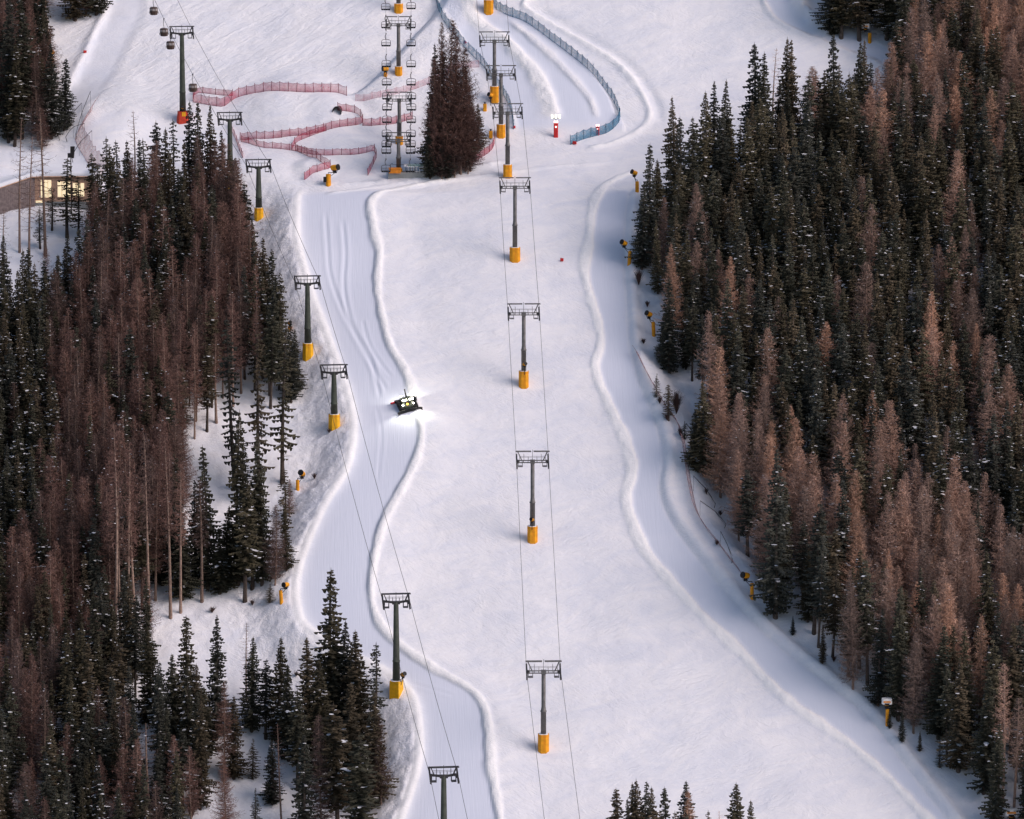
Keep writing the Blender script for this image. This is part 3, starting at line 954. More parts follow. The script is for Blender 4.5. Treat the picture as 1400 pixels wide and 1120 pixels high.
def curved_pole(px0, px1, label, up=4.0, r=.07):
    a, b_ = at(*px0), at(*px1)
    t = thing('net_pole', label, 'net pole', a, 0, 'curved poles holding the pale nets')
    b = MB()
    d = b_ - a
    top = d + Vector((0, 0, up))
    b.tube([(0, 0, -.3), Vector((0, 0, 0)) + Vector((-d.x * .08, 0, up * .25)), d * .12 + Vector((0, 0, up * .55)), d * .4 + Vector((0, 0, up * .8)), top], r, 6)
    b.build('pole', M['steel_dark'], t)
    b = MB()
    b.tube([top, d + Vector((0, 0, .1))], .025, 4)
    b.tube([d * .4 + Vector((0, 0, up * .8)), d * .1 + Vector((.8, 1.5, 0))], .025, 4)
    b.build('guy_wire', M['steel_dark'], t)
for a, b_, lab in (((105, 190), (124, 152), 'topmost of the curved poles above the wooden building, by the dark spruces'),
                   ((82, 192), (112, 168), 'curved pole beside the lowest dark spruce, left of the pale net'),
                   ((92, 194), (116, 196), 'curved pole in the middle of the tall pale net'),
                   ((100, 222), (126, 206), 'lowest curved pole, just above the snowy roof'),
                   ((968, 632), (938, 600), 'highest curved pole behind the long pale net'),
                   ((974, 662), (942, 640), 'curved pole at the bend of the long pale net, by dark trunks'),
                   ((976, 694), (948, 672), 'curved pole below the bend of the long pale net'),
                   ((990, 722), (957, 706), 'curved pole where the pale net turns down right'),
                   ((1000, 770), (985, 748), 'lowest curved pole above the snow gun')):
    curved_pole(a, b_, lab, 3.2 if a[0] > 500 else 4.5)

# ------------------------------------------------------------------ snow guns
def snow_gun(foot, post_px, gun_off, label, size=1.0, cover=False, yaw=0.0, tilt=25, cabinet=False, post_w=5, on=None, lean=0.0):
    """foot: photo point of the post's foot; gun_off: picture offset from the post top to the fan"""
    P = at(*foot) if on is None else on
    s = mpp(P)
    t = thing('snow_gun', label, 'snow gun', P, 0, 'snow guns beside the piste')
    hp = post_px * s
    tx = lean * hp
    if post_px > 0:
        b = MB()
        w = post_w * s / 2
        b.tube([(0, 0, -.6), (tx * .5, 0, hp * .5), (tx, 0, hp)], [w * 1.02, w, w * .97], 12)
        for z in (.33, .66):
            b.tube([(tx * z - .0, 0, hp * z - .05), (tx * z, 0, hp * z + .05)], w * 1.05, 12, 1)
        b.build('post_padding', [M['pad'], M['orange']], t, False)
    g = Vector((gun_off[0] * s, 0, hp + gun_off[1] * s))
    b = MB()
    b.tube([(tx, 0, hp - .2), (tx, 0, hp + .35), (tx + (g.x - tx) * .5, 0, hp + .35), (g.x, 0, g.z - .9 * size)], .09, 6)
    b.tube([(tx, 0, hp - .9), (g.x, 0, g.z - 1.0 * size)], .06, 6)
    if cabinet:
        b.box((-.75, -.1, hp * .5), (.7, .6, 1.2))
    b.build('lift_arm', M['black'], t)
    b = MB()
    b.box((g.x, 0, g.z - .80 * size), (.75 * size, .7 * size, .5 * size), bev=.1)
    for sx in (-1, 1):
        b.box((g.x + sx * .5 * size, 0, g.z - .3 * size), (.1, .3, .9 * size))
    b.build('yoke', M['black'], t)
    rot = Matrix.Rotation(yaw, 3, 'Z') @ Matrix.Rotation(R(90 - tilt), 3, 'X')
    b = MB()
    r = .56 * size
    b.lathe([(r * .72, -.75 * size), (r * .95, -.65 * size), (r, -.2 * size), (r * .9, .55 * size), (r * 1.0, .6 * size), (r * 1.0, .8 * size), (r * .82, .8 * size), (r * .80, .3 * size)], 16, 0, g, rot)
    b.build('fan_barrel', M['pad'], t, False)
    b = MB()
    b.lathe([(r * 1.06, .62 * size), (r * 1.08, .84 * size), (r * .9, .86 * size)], 16, 0, g, rot)
    b.lathe([(r * .78, .45 * size), (r * .2, .62 * size), (r * .05, .8 * size)], 12, 0, g, rot)
    b.build('nozzle_ring', M['black'], t, False)
    if cover:
        b = MB()
        b.box((g.x, 0, g.z + .5 * size), (2.1 * size, 1.7 * size, 1.15 * size), 0, bev=.25)
        b.box((g.x, -.86 * size, g.z + .5 * size), (1.5 * size, .03, .35 * size), 1)
        b.build('rain_cover', [M['white'], M['orange']], t)
    return t
snow_gun((449, 253), 15, (9, 9), 'large yellow snow gun beside the folded red net', 1.15, cabinet=True, yaw=R(60), tilt=10, post_w=7)
snow_gun((407, 670), 14, (6, 9), 'yellow snow gun on a short post on the left bank', 1.0, yaw=R(-20), post_w=5)
snow_gun((385, 824), 17, (6, 8), 'yellow snow gun on a leaning post near the left forest corner', .85, yaw=R(-40), tilt=5, lean=-.08)
snow_gun((497, 1128), 14, (3, 11), 'yellow snow gun at the bottom, below the dark spruce cluster', .95, yaw=R(20))
snow_gun((1213, 991), 22, (-1, 8), 'snow gun under a white cover on the lower right forest edge', .9, True)
snow_gun((1028, 819), 22, (-9, 11), 'yellow snow gun on a tall post at the end of the pale net', 1.05, yaw=R(-50), tilt=15)
snow_gun((894, 459), 19, (-7, 11), 'yellow snow gun on a leaning post below the bare bush', .95, yaw=R(-50), lean=-.06)
snow_gun((860, 361), 18, (-7, 11), 'yellow snow gun on a leaning post above the bare bush', .95, yaw=R(-50), lean=.08)
snow_gun((871, 262), 14, (-4, 12), 'yellow snow gun half hidden by the outermost right spruce', .9, yaw=R(-60))
snow_gun((1189, 58), 13, (-6, 7), 'snow gun with white cover by the path at the top right', .85, True)
snow_gun((396, 452), 6, (0, 5), 'small yellow snow gun peeping over the left forest edge', .6, yaw=R(30))
snow_gun((71, 90), 12, (0, 7), 'yellow snow gun among the spruces at the top left', .95, yaw=R(-30))
snow_gun((1392, 1134), 12, (-10, 9), 'snow gun under a white cover at the bottom right corner', 1.1, True)
snow_gun((527, 104), 5, (0, 5), 'yellow and red snow gun left of the chairlift mast foot', .95, yaw=R(-70), tilt=0)
def gun_on_pad(p, off, label, size, yaw):
    ph = p
    snow_gun(None, 0, off, label, size, yaw=yaw, on=p)
gun_on_pad(mid[5]['P'] + Vector((.2, -1.15, 3.3)), (0, 9), 'small snow gun standing on the foot padding of the third lowest grey pylon', .62, R(30))
gun_on_pad(mid[6]['P'] + Vector((-.1, -1.15, 3.3)), (0, 8), 'small dark snow gun atop the padding of the mid piste pylon', .6, R(-30))
gun_on_pad(mid[1]['P'] + Vector((-.9, -1.5, .0)), (0, 9), 'dark and yellow snow gun before the foot of the highest grey pylon', .8, R(-50))
gun_on_pad(gon[5]['P'] + Vector((.9, -.9, 2.7)), (3, 9), 'yellow snow gun standing on the square foot of the gondola pylon', .72, R(40))
gun_on_pad(gon[0]['P'] + Vector((0, -1.1, 1.6)), (0, 7), 'white and black snow gun on the red foot of the gondola pylon', .6, R(10))

# hydrant posts in yellow padding
def hydrant(foot, label, wpx=5, hpx=9):
    P = at(*foot); s = mpp(P)
    t = thing('hydrant_post', label, 'hydrant post', P, 0, 'padded yellow hydrant posts')
    b = MB(); b.box((0, 0, hpx * s / 2 - .3), (wpx * s, wpx * s, hpx * s + .6), bev=.12)
    b.build('padding', M['pad'], t)
    b = MB(); b.lathe([(.16, hpx * s), (.16, hpx * s + .3), (.28, hpx * s + .32), (.28, hpx * s + .42)], 8)
    b.build('valve', M['steel_dark'], t)
hydrant((663, 151), 'yellow padded post right of the dark tree clump, upper one')
hydrant((671, 188), 'yellow padded post above the end of the red net by the trees')

# ------------------------------------------------------------------ red marks on the piste
def flag_marker(foot, label, hpx=5, wpx=5):
    P = at(*foot); s = mpp(P)
    t = thing('marker_flag', label, 'marker flag', P, R(random.uniform(-30, 30)), 'small red marker flags on the snow')
    b = MB(); b.cyl((0, 0, -.4), (0, 0, hpx * s + .15), .035, n=5)
    b.build('stake', M['redpost'], t)
    b = MB()
    b.box((wpx * s * .25, 0, hpx * s * .6), (wpx * s * .9, .10, hpx * s * .8), bev=.03)
    b.box((wpx * s * .25, .25, hpx * s * .45), (wpx * s * .7, .4, hpx * s * .5))
    b.build('panel', M['redpad'], t)
flag_marker((767, 358), 'small red marker on the open piste right of a pylon foot')
flag_marker((784, 198), 'small red marker at the low end of the blue net', 5, 6)
flag_marker((115, 73), 'small red marker on the snow at the top left', 4, 5)
flag_marker((635, 60), 'tiny red marker inside the training lane beside the trees', 4, 3)
flag_marker((702, 176), 'tiny red marker at the low end of the near blue net', 4, 4)

def red_post(foot, hpx, wpx, lamps, label, name='signal_post'):
    P = at(*foot); s = mpp(P)
    t = thing(name, label, 'signal post', P, 0, 'red padded signal posts')
    w, h = wpx * s, hpx * s
    b = MB(); b.box((0, 0, h / 2 - .3), (w, w * .8, h + .6), bev=.12)
    b.build('padding', M['redpad'], t)
    b = MB(); b.lathe([(w * .22, 0), (w * .22, .06)], 10, 0, (0, -w * .40, h * .72), Matrix.Rotation(R(90), 3, 'X'))
    b.build('badge', M['lampr'], t)
    b = MB(); b.box((0, 0, h + .22), (w * .95, w * .6, .5), bev=.1)
    b.build('red_lamp', M['lampr'], t)
    if lamps:
        b = MB(); b.cyl((0, 0, h + .4), (0, 0, h + 1.0), .09, n=6); b.box((0, 0.1, h + 1.05), (2.1, .12, .16))
        b.build('lamp_bracket', M['steel'], t)
        for x in (-.85, 0, .85):
            b = MB(); b.box((x, -.1, h + 1.45), (.46, .3, .85), bev=.1)
            b.build('lamp', M['lampg'], t)
red_post((760, 187), 19, 6, True, 'tall red post crowned by three bright lamps in the training lane')
red_post((817, 184), 11, 5, False, 'short red post with pale light behind the blue net')

# ------------------------------------------------------------------ snow tunnel mouth on the mound
P = at(460, 156); s = mpp(P)
t = thing('snow_tunnel', 'dark arched tunnel mouth at the end of the hooked red net', 'tunnel', P, R(-12))
b = MB()
arc = [(1.0 * math.cos(a), 1.75 * math.sin(a)) for a in np.linspace(0, math.pi, 13)]
vs = [(x, 0, z - .1) for x, z in arc] + [(x * .96, 4.0, z * .96 - .1) for x, z in arc]
b.add(vs, [(i, i + 1, 14 + i, 13 + i) for i in range(12)] + [tuple(range(25, 12, -1))])
b.build('lining', M['tunnel'], t)
b = MB(); b.tube([(x * 1.03, 0, z * 1.03 - .1) for x, z in arc], .08, 6)
b.build('rim', M['steel_dark'], t)

# ------------------------------------------------------------------ valley station of the chairlift
P = at(556, 243); s = mpp(P)
t = thing('lift_station', 'low chairlift station with white railing and orange booth, half sunk behind the snow', 'lift station', P, 0)
b = MB()
b.box((0, 1.0, .4), (8.2, 3.2, 1.6)); b.build('platform', M['concrete'], t)
b = MB(); b.box((-2.6, -.2, 1.6), (2.6, 1.8, 1.0), bev=.1); b.box((-2.6, -.2, 2.15), (2.8, 2.0, .12)); b.build('booth', M['orange'], t)
b = MB()
for k in range(7):
    b.box((.4 + k * .62, -.5, 1.8), (.12, .12, 1.5))
for z in (1.4, 2.5):
    b.box((2.3, -.5, z), (4.2, .1, .12))
b.build('railing', M['white'], t)
b = MB(); b.box((2.6, .6, 2.75), (4.6, 1.4, .45), bev=.1); b.build('roof_panel', M['teal'], t)
b = MB(); b.box((.2, .6, 2.7), (1.6, 1.2, .5), bev=.1); b.build('roof_snow', M['tsnow'], t)
b = MB()
b.tube([(-3.6, 0, 1.2), (-3.6, 0, 3.0), (-3.1, 0, 3.2)], .07, 6); b.tube([(2.2, 0, 1.2), (2.2, 0, 3.0), (1.8, 0, 3.2)], .07, 6)
b.cyl((-3.4, 0, 2.9), (2.2, 0, 2.9), .05, n=5)
b.build('rope_guide', M['steel_dark'], t)

# ------------------------------------------------------------------ wooden building with lit windows
P = at(84, 283); s = mpp(P)
t = thing('wooden_building', 'wooden building with glowing windows and deep snow on its roof', 'building', P, R(-2))
xl = -36 * s; xr = 40 * s                 # corner and right end, from the middle of the front
hf = 44 * s                               # facade height
b = MB()
b.box(((xl + xr) / 2, 6.0, hf / 2 + .1), (xr - xl, 12.0, hf - 1.2))
nb = 26
for k in range(nb):
    x = xl + .15 + k * (xr - xl - .3) / (nb - 1)
    b.box((x, -.04, hf / 2 + .5), (.16, .1, hf - 2.0))
b.build('wall', M['wood'], t)
b = MB(); b.box(((xl + xr) / 2, 5.98, .3), (xr - xl + .1, 12.1, 1.7)); b.build('plinth', M['concrete'], t)
for (u0, u1, v0, v1) in ((56, 71, 244, 268), (79, 97, 246, 267), (100, 116, 248, 266)):
    x0, x1 = (u0 - 84) * s, (u1 - 84) * s
    z0, z1 = (281 - v1) * s, (281 - v0) * s
    b = MB(); b.box(((x0 + x1) / 2, -.10, (z0 + z1) / 2), (x1 - x0 + .3, .14, z1 - z0 + .3)); fr = b.build('window', M['wood'], t)
    b = MB()
    nn = 3
    for k in range(nn):
        ww = (x1 - x0) / nn
        b.box((x0 + ww * (k + .5), -.185, (z0 + z1) / 2), (ww - .10, .05, z1 - z0))
    b.build('pane', M['litwin'], fr)
b = MB(); b.box((-30 * s, -.12, 1.15), (1.6, .1, .45)); b.build('base_window', M['litwin'], t)
# left wing: set a little forward, its eave falling away to the left
b = MB()
X0, X1 = xl - 16.0, xl - .02
zl, zr = hf - 5.2, hf - .3
vs = [(X0, -7.5, -4.5), (X1, -.3, -.8), (X1, -.3, zr), (X0, -7.5, zl), (X0, 10, -4.5), (X1, 10, -.8), (X1, 10, zr), (X0, 10, zl)]
b.add(vs, [(0, 1, 2, 3), (5, 4, 7, 6), (4, 0, 3, 7), (1, 5, 6, 2), (3, 2, 6, 7), (4, 5, 1, 0)])
nx_ = Vector((X1 - X0, 7.2, 0)).normalized(); nrm = Vector((nx_.y, -nx_.x, 0))
for k in range(40):
    f = (k + .5) / 40
    p = Vector((X0 + (X1 - X0) * f, -7.5 + 7.2 * f, 0)) + nrm * .04
    zz = zl + (zr - zl) * f
    b.box((p.x, p.y, zz / 2 - 1.0), (.16, .1, zz + 1.2), rot=Matrix.Rotation(math.atan2(nx_.y, nx_.x), 3, 'Z'))
b.build('wing', M['woodgrey'], t)
# snow-laden roof reaching back to the hillside
b = MB()
cols = [(X0 - .4, -7.9, zl), (xl - .2, -.6, zr + .05), (xr + .6, -.6, hf - .2)]
rows = 9
vs = []
rm = Matrix.Rotation(R(-2), 3, 'Z')
for j in range(rows + 1):
    f = j / rows
    for i in range(13):
        g = i / 12
        if g < .6: a = Vector(cols[0]).lerp(Vector(cols[1]), g / .6)
        else: a = Vector(cols[1]).lerp(Vector(cols[2]), (g - .6) / .4)
        y = a.y + (30 - a.y) * f
        wv = P + rm @ Vector((a.x, y, 0))
        gzz = gz(wv.x, wv.y) - P.z
        z = a.z + .75 + (gzz - .4 - a.z - .75) * sst(0.15, 1.0, f) + .25 * math.sin(i * 1.3 + j) * f
        vs.append((a.x, y, float(z)))
top = len(vs)
vs += [(x, y, z - .7) for x, y, z in vs[:13]]
fs = [(j * 13 + i, j * 13 + i + 1, (j + 1) * 13 + i + 1, (j + 1) * 13 + i) for j in range(rows) for i in range(12)]
fs += [(top + i, top + i + 1, i + 1, i) for i in range(12)]
for sd in (0, 12):
    for j in range(rows):
        k = len(vs); a, c = vs[j * 13 + sd], vs[(j + 1) * 13 + sd]
        vs += [(a[0], a[1], a[2] - 3), (c[0], c[1], c[2] - 3)]
        fs.append((j * 13 + sd, (j + 1) * 13 + sd, k + 1, k))
b.add(vs, fs); ro = b.build('roof_snow', M['tsnow'], t, True)
b = MB()
for i in range(12):
    a, c = Vector(vs[top + i]), Vector(vs[top + i + 1])
    b.tube([a + Vector((0, .02, -.12)), c + Vector((0, .02, -.12))], .14, 4)
b.build('eave_board', M['wood'], t)

# floodlight mast by the building
P = at(98, 292); s = mpp(P)
t = thing('light_mast', 'thin dark mast with a heavy floodlight head above the wooden building', 'light mast', P, R(20))
b = MB(); b.cyl((0, 0, -.5), (0, 0, 92 * s), .14, .09, 8); b.build('mast', M['steel_dark'], t)
b = MB(); b.box((.45, 0, 84 * s), (.9, .5, 2.6), taper=.55); b.box((-.2, 0, 80 * s), (.9, .5, 1.0)); b.build('floodlight_head', M['black'], t)

# ------------------------------------------------------------------ snow groomer at work
def groomer():
    P = at(557, 556)
    e = 1.0
    gx = (gz(P.x + e, P.y) - gz(P.x - e, P.y)) / (2 * e); gy = (gz(P.x, P.y + 2) - gz(P.x, P.y - 2)) / 4
    n = Vector((-gx * .5, -gy, 1)).normalized()
    t = thing('snow_groomer', 'dark snow groomer with blazing work lamps ploughing downhill', 'snow groomer', P)
    yaw = R(14)
    fwd = Vector((math.sin(yaw), -math.cos(yaw), 0)); fwd = (fwd - n * fwd.dot(n)).normalized()
    rt = fwd.cross(n).normalized()
    # local axes: x = machine's left as seen by us on the right, -y = forward
    m = Matrix((-rt, -fwd, n)).transposed()
    if m.determinant() < 0: m = Matrix((rt, -fwd, n)).transposed()
    t.rotation_euler = m.to_euler(); t.scale = (.97, .60, .74)
    b = MB()
    b.box((0, .2, .95), (2.0, 4.2, .7), bev=.1); b.box((0, 1.7, 1.55), (2.3, 1.9, .7), bev=.15); b.box((0, -1.6, 1.3), (1.9, .9, .6), bev=.1)
    b.build('chassis', M['machine'], t)
    for sx in (-1, 1):
        b = MB()
        ring = [(-2.4, .75), (-2.0, .25), (-1.5, .05), (1.6, .05), (2.2, .3), (2.5, .8), (2.1, 1.15), (-1.9, 1.1)]
        x0, x1 = sx * .95, sx * 2.05
        vs = [(x0, y, z) for y, z in ring] + [(x1, y, z) for y, z in ring]
        k = len(ring)
        b.add(vs, [tuple(range(k)), tuple(range(2 * k - 1, k - 1, -1))] + [(i, k + i, k + (i + 1) % k, (i + 1) % k) for i in range(k)])
        for i in range(14):
            b.box(((x0 + x1) / 2, -1.9 + i * .3, 1.16), (1.14, .07, .1))
            b.box(((x0 + x1) / 2, -2.55 + 0.02 * i, .15 + i * .07), (1.14, .05, .03))
        b.build('track', M['black'], t)
    b = MB()
    b.box((0, -.25, 2.05), (2.0, 1.7, 1.15), bev=.25, taper=1.08); b.box((0, -.2, 2.72), (2.1, 1.8, .18), bev=.25)
    cab = b.build('cab', M['machine'], t)
    b = MB()
    b.box((0, -1.16, 2.2), (1.5, .04, .75)); b.box((1.06, -.25, 2.2), (.04, 1.1, .7)); b.box((-1.06, -.25, 2.2), (.04, 1.1, .7))
    b.build('cab_window', M['glass'], cab)
    b = MB()
    rows_ = [(-3.4, .05), (-3.15, .25), (-3.05, .65), (-3.2, 1.05)]
    pr = [(-2.75, -.55), (-1.9, 0), (-.9, .12), (0, .15), (.9, .12), (1.9, 0), (2.75, -.55)]
    vs = [(x, y + dy, z) for (y, z) in rows_ for x, dy in pr] + [(x, y + dy + .14, z) for (y, z) in rows_ for x, dy in pr]
    k = len(pr); o = len(rows_) * k
    fs = []
    for j in range(len(rows_) - 1):
        for i in range(k - 1):
            q = (j * k + i, j * k + i + 1, (j + 1) * k + i + 1, (j + 1) * k + i)
            fs.append(q); fs.append(tuple(o + z for z in q[::-1]))
    for i in range(k - 1):
        j = (len(rows_) - 1) * k
        fs.append((j + i, j + i + 1, o + j + i + 1, o + j + i))
    b.add(vs, fs); b.build('blade', M['black'], t)
    b = MB()
    for sx in (-.7, .7): b.cyl((sx, -1.6, .8), (sx, -3.0, .55), .11, n=6)
    b.build('blade_arm', M['steel_dark'], t)
    b = MB(); b.box((0, 3.3, .45), (4.6, .9, .6), bev=.1); b.box((0, 2.7, .8), (1.2, .9, .3)); b.build('tiller', M['black'], t)
    b = MB(); b.box((-2.75, 2.9, .55), (.9, .5, .35), bev=.05); b.build('tiller_wing', M['redpad'], t)
    b = MB()
    b.cyl((.1, 1.3, 1.8), (.1, 1.3, 3.0), .2, n=8); b.tube([(.1, 1.3, 2.9), (.0, 1.5, 4.2), (-.05, 1.7, 5.2)], [.18, .14, .16], 6)
    b.build('winch_mast', M['black'], t)
    b = MB()
    b.box((0, -.15, 2.95), (4.3, .12, .12)); b.box((-2.1, -.15, 2.45), (.12, .12, 1.1)); b.box((2.1, -.15, 2.45), (.12, .12, 1.1)); b.box((-1.9, .4, 1.9), (.5, 1.6, .7)); b.box((1.95, .4, 1.75), (.4, 1.4, .5))
    b.build('lamp_rail', M['black'], t)
    for x, y, z, w in ((-.95, -1.05, 2.96, .42), (-.35, -1.05, 2.98, .36), (.55, -1.05, 2.98, .36), (1.1, -1.05, 2.96, .42), (-1.15, -1.5, 1.62, .34), (1.2, -1.5, 1.62, .34)):
        b = MB(); b.lathe([(w * .42, 0), (w * .5, .12), (w * .5, .3)], 12, 0, (x, y, z), Matrix.Rotation(R(-90), 3, 'X'))
        b.build('work_lamp', M['lampw'], t)
    for x in (-1.0, 1.0):
        b = MB(); b.lathe([(.2, 0), (.22, .12)], 10, 0, (x, 1.5, 3.0), Matrix.Rotation(R(-90), 3, 'X'))
        b.build('rear_lamp', M['lampw'], t)
    b = MB(); b.lathe([(.16, 0), (.16, .25), (.05, .3)], 10, 0, (-.15, -1.45, 1.7)); b.build('beacon', M['beacon'], t)
    for nm, loc, tgt, e_, ang in (('headlight_beam', (-.9, -1.4, 3.0), (-5.0, -10, -.6), 1500, 72), ('headlight_beam', (.9, -1.4, 3.0), (2.5, -9, -.4), 1500, 72),
                                  ('rear_beam', (1.0, 2.0, 3.1), (5.0, 9.0, -.5), 1100, 80), ('rear_beam', (-1.0, 2.0, 3.1), (-3.5, 8.0, -.5), 600, 80)):
        l = bpy.data.lights.new(nm, 'SPOT'); l.energy = e_; l.color = (1, .96, .82); l.spot_size = R(ang); l.spot_blend = .9; l.shadow_soft_size = .2
        o = bpy.data.objects.new(nm, l); C.objects.link(o); o.parent = t; o.location = loc
        o.rotation_euler = (Vector(tgt) - Vector(loc)).to_track_quat('-Z', 'Y').to_euler()
groomer()

# ------------------------------------------------------------------ bare bushes and saplings by the right net
def bush(foot, hpx, wpx, label, seed, mat='twig', n=160):
    P = at(*foot); s = mpp(P); rr = random.Random(seed)
    b = MB()
    for k in range(n):
        a = rr.uniform(0, 6.28); l = hpx * s * rr.uniform(.5, 1.0); sp = wpx * s * .5 * rr.uniform(.1, 1)
        p1 = Vector((math.cos(a) * sp * .4, math.sin(a) * sp * .4, l * .55)); p2 = Vector((math.cos(a) * sp, math.sin(a) * sp, l))
        w = .05
        pa = Vector((-math.sin(a) * w, math.cos(a) * w, 0))
        b.add([-pa, pa, p1 + pa, p1 - pa, p2], [(0, 1, 2, 3), (3, 2, 4)])
        q = p1.lerp(p2, rr.random()); e = q + Vector((rr.uniform(-.5, .5), rr.uniform(-.5, .5), rr.uniform(0, .6)))
        b.add([q - pa, q + pa, e], [(0, 1, 2)])
    o = b.build('bare_bush', M[mat]); o.location = P
    tag(o, label, 'bush', 'bare bushes on the snowy banks')
bush((873, 390), 24, 20, 'dark bare bush on the right edge between two snow guns', 1)
bush((925, 566), 34, 26, 'big bare brown bush behind the right net', 2, n=260)
bush((300, 812), 12, 16, 'low bare bush at the foot of the left forest corner', 3)
bush((262, 1120), 28, 24, 'reddish bare bush at the bottom among the left spruces', 4, n=260)
bush((118, 1112), 34, 34, 'round russet bush in the lower left spruces', 5, n=300)
bush((405, 925), 7, 8, 'tiny bare shrub alone on the snow above the left spruces', 6, n=60)
bush((430, 655), 8, 10, 'small dark scrub on the left bank below a pylon', 7, n=60)
bush((450, 592), 5, 9, 'low scrub right beside the short gondola pylon foot', 8, n=50)

for k, (u, v, hp, wp, lab) in enumerate([(902, 552, 10, 12, 'brown scrub hugging the inside of the pale net'), (912, 575, 9, 12, 'brown scrub below the small dark spruce by the net'), (930, 596, 12, 14, 'scrub at the lower end of the bushy hollow'), (945, 612, 8, 10, 'low scrub under the dark spruce beside the pale net'),
        (885, 420, 9, 10, 'low scrub between the bare bush and a snow gun'), (966, 676, 9, 8, 'dark scrub tuft between curved poles'), (985, 705, 7, 9, 'low scrub below the dark trunks by the net'), (880, 470, 7, 10, 'thin scrub just above the start of the pale net'), (980, 745, 6, 10, 'flat scrub by the lower end of the pale net'),
        (1140, 905, 8, 8, 'small scrub at the edge of the right wood above the rosy larch'), (1330, 1050, 9, 11, 'scrub at the tip of the lower snow tongue'), (345, 828, 8, 10, 'scrub under the front spruce of the left clump'), (290, 838, 9, 14, 'brown scrub on the crest of the left spur'), (160, 880, 12, 14, 'brown scrub among the pale trunks')]):
    bush((u, v), hp, wp, lab, 20 + k, n=90)

# ------------------------------------------------------------------ trees
def spruce_crown(seed, Hh=22.0, R0=2.6, z0=.12, dens=1.0, snow=.05, droop=.30, ragged=.25, shape=.85):
    """whorls of drooping boughs; each bough is a chain of needle sprays, some still carrying snow"""
    r = random.Random(seed); b = MB()
    z = Hh * z0
    lump = [r.uniform(.68, 1.2) for _ in range(14)]
    while z < Hh * .985:
        t = (z / Hh - z0) / (1 - z0)
        L0 = R0 * (min(1.0, .55 + t * 3.2)) * (1 - t) ** shape + .16
        L0 *= lump[int(t * 13)]
        nb = max(4, int((5 + 3 * (1 - t)) * dens))
        a0 = r.uniform(0, 6.28)
        for k in range(nb):
            if r.random() < .10 * (2 - dens): continue
            a = a0 + 6.283 * k / nb + r.uniform(-.35, .35)
            L = L0 * (1 + r.uniform(-ragged, ragged * .8))
            ca, sa = math.cos(a), math.sin(a)
            rise = .25 - .1 * (1 - t)
            nseg = max(2, int(L / .42 + .5))
            bs = r.random() < snow * 1.5 * (1.6 if lump[int(t * 13)] > 1.0 else .5)
            zz = z + r.uniform(-.2, .2)
            for q in range(nseg):
                f0 = q / nseg; f1 = min(1.12, (q + 1.25) / nseg)
                def pt(f):
                    x = L * f
                    return Vector((ca * x, sa * x, zz + rise * x * (1 - f) * .6 - droop * x * (1.25 - .75 * f)))
                p, e = pt(f0), pt(f1)
                w = (.16 + .30 * (1 - abs(2 * f0 - .7) * .6)) * r.uniform(.7, 1.25) * (.6 + .5 * min(1, L / 1.6))
                tv = Vector((-sa, ca, 0))
                hang = Vector((0, 0, -w * r.uniform(.7, 1.7)))
                s1, s2 = r.uniform(.7, 1.3), r.uniform(.7, 1.3)
                b.add([p, p.lerp(e, .45) + tv * w * s1 + hang * .35, e, p.lerp(e, .45) - tv * w * s2 + hang * .35], [(0, 1, 2, 3)])
                b.add([p, p.lerp(e, .35) + hang * .9, p.lerp(e, .75) + hang * .7, e], [(0, 1, 2, 3)])
                if bs and r.random() < .55 and f0 > .2 and t < .93:
                    m = p.lerp(e, .5) + Vector((0, 0, .10)); ww = w * r.uniform(.45, .95); u = (e - p) * r.uniform(.25, .5)
                    b.add([m - u - tv * ww * .4, m - u * .3 - tv * ww, m + u - tv * ww * .5, m + u + tv * ww * .5, m + u * .1 + tv * ww, m - u + tv * ww * .4], [(0, 1, 2, 3, 4, 5)], 1)
        z += (.50 - .18 * t) / dens * r.uniform(.85, 1.15)
    # leader shoot
    for k in range(5):
        a = r.uniform(0, 6.28); b.add([(.06 * math.cos(a), .06 * math.sin(a), Hh * .97), (-.06 * math.cos(a), -.06 * math.sin(a), Hh * .97), (0, 0, Hh * 1.005)], [(0, 1, 2)])
    return b

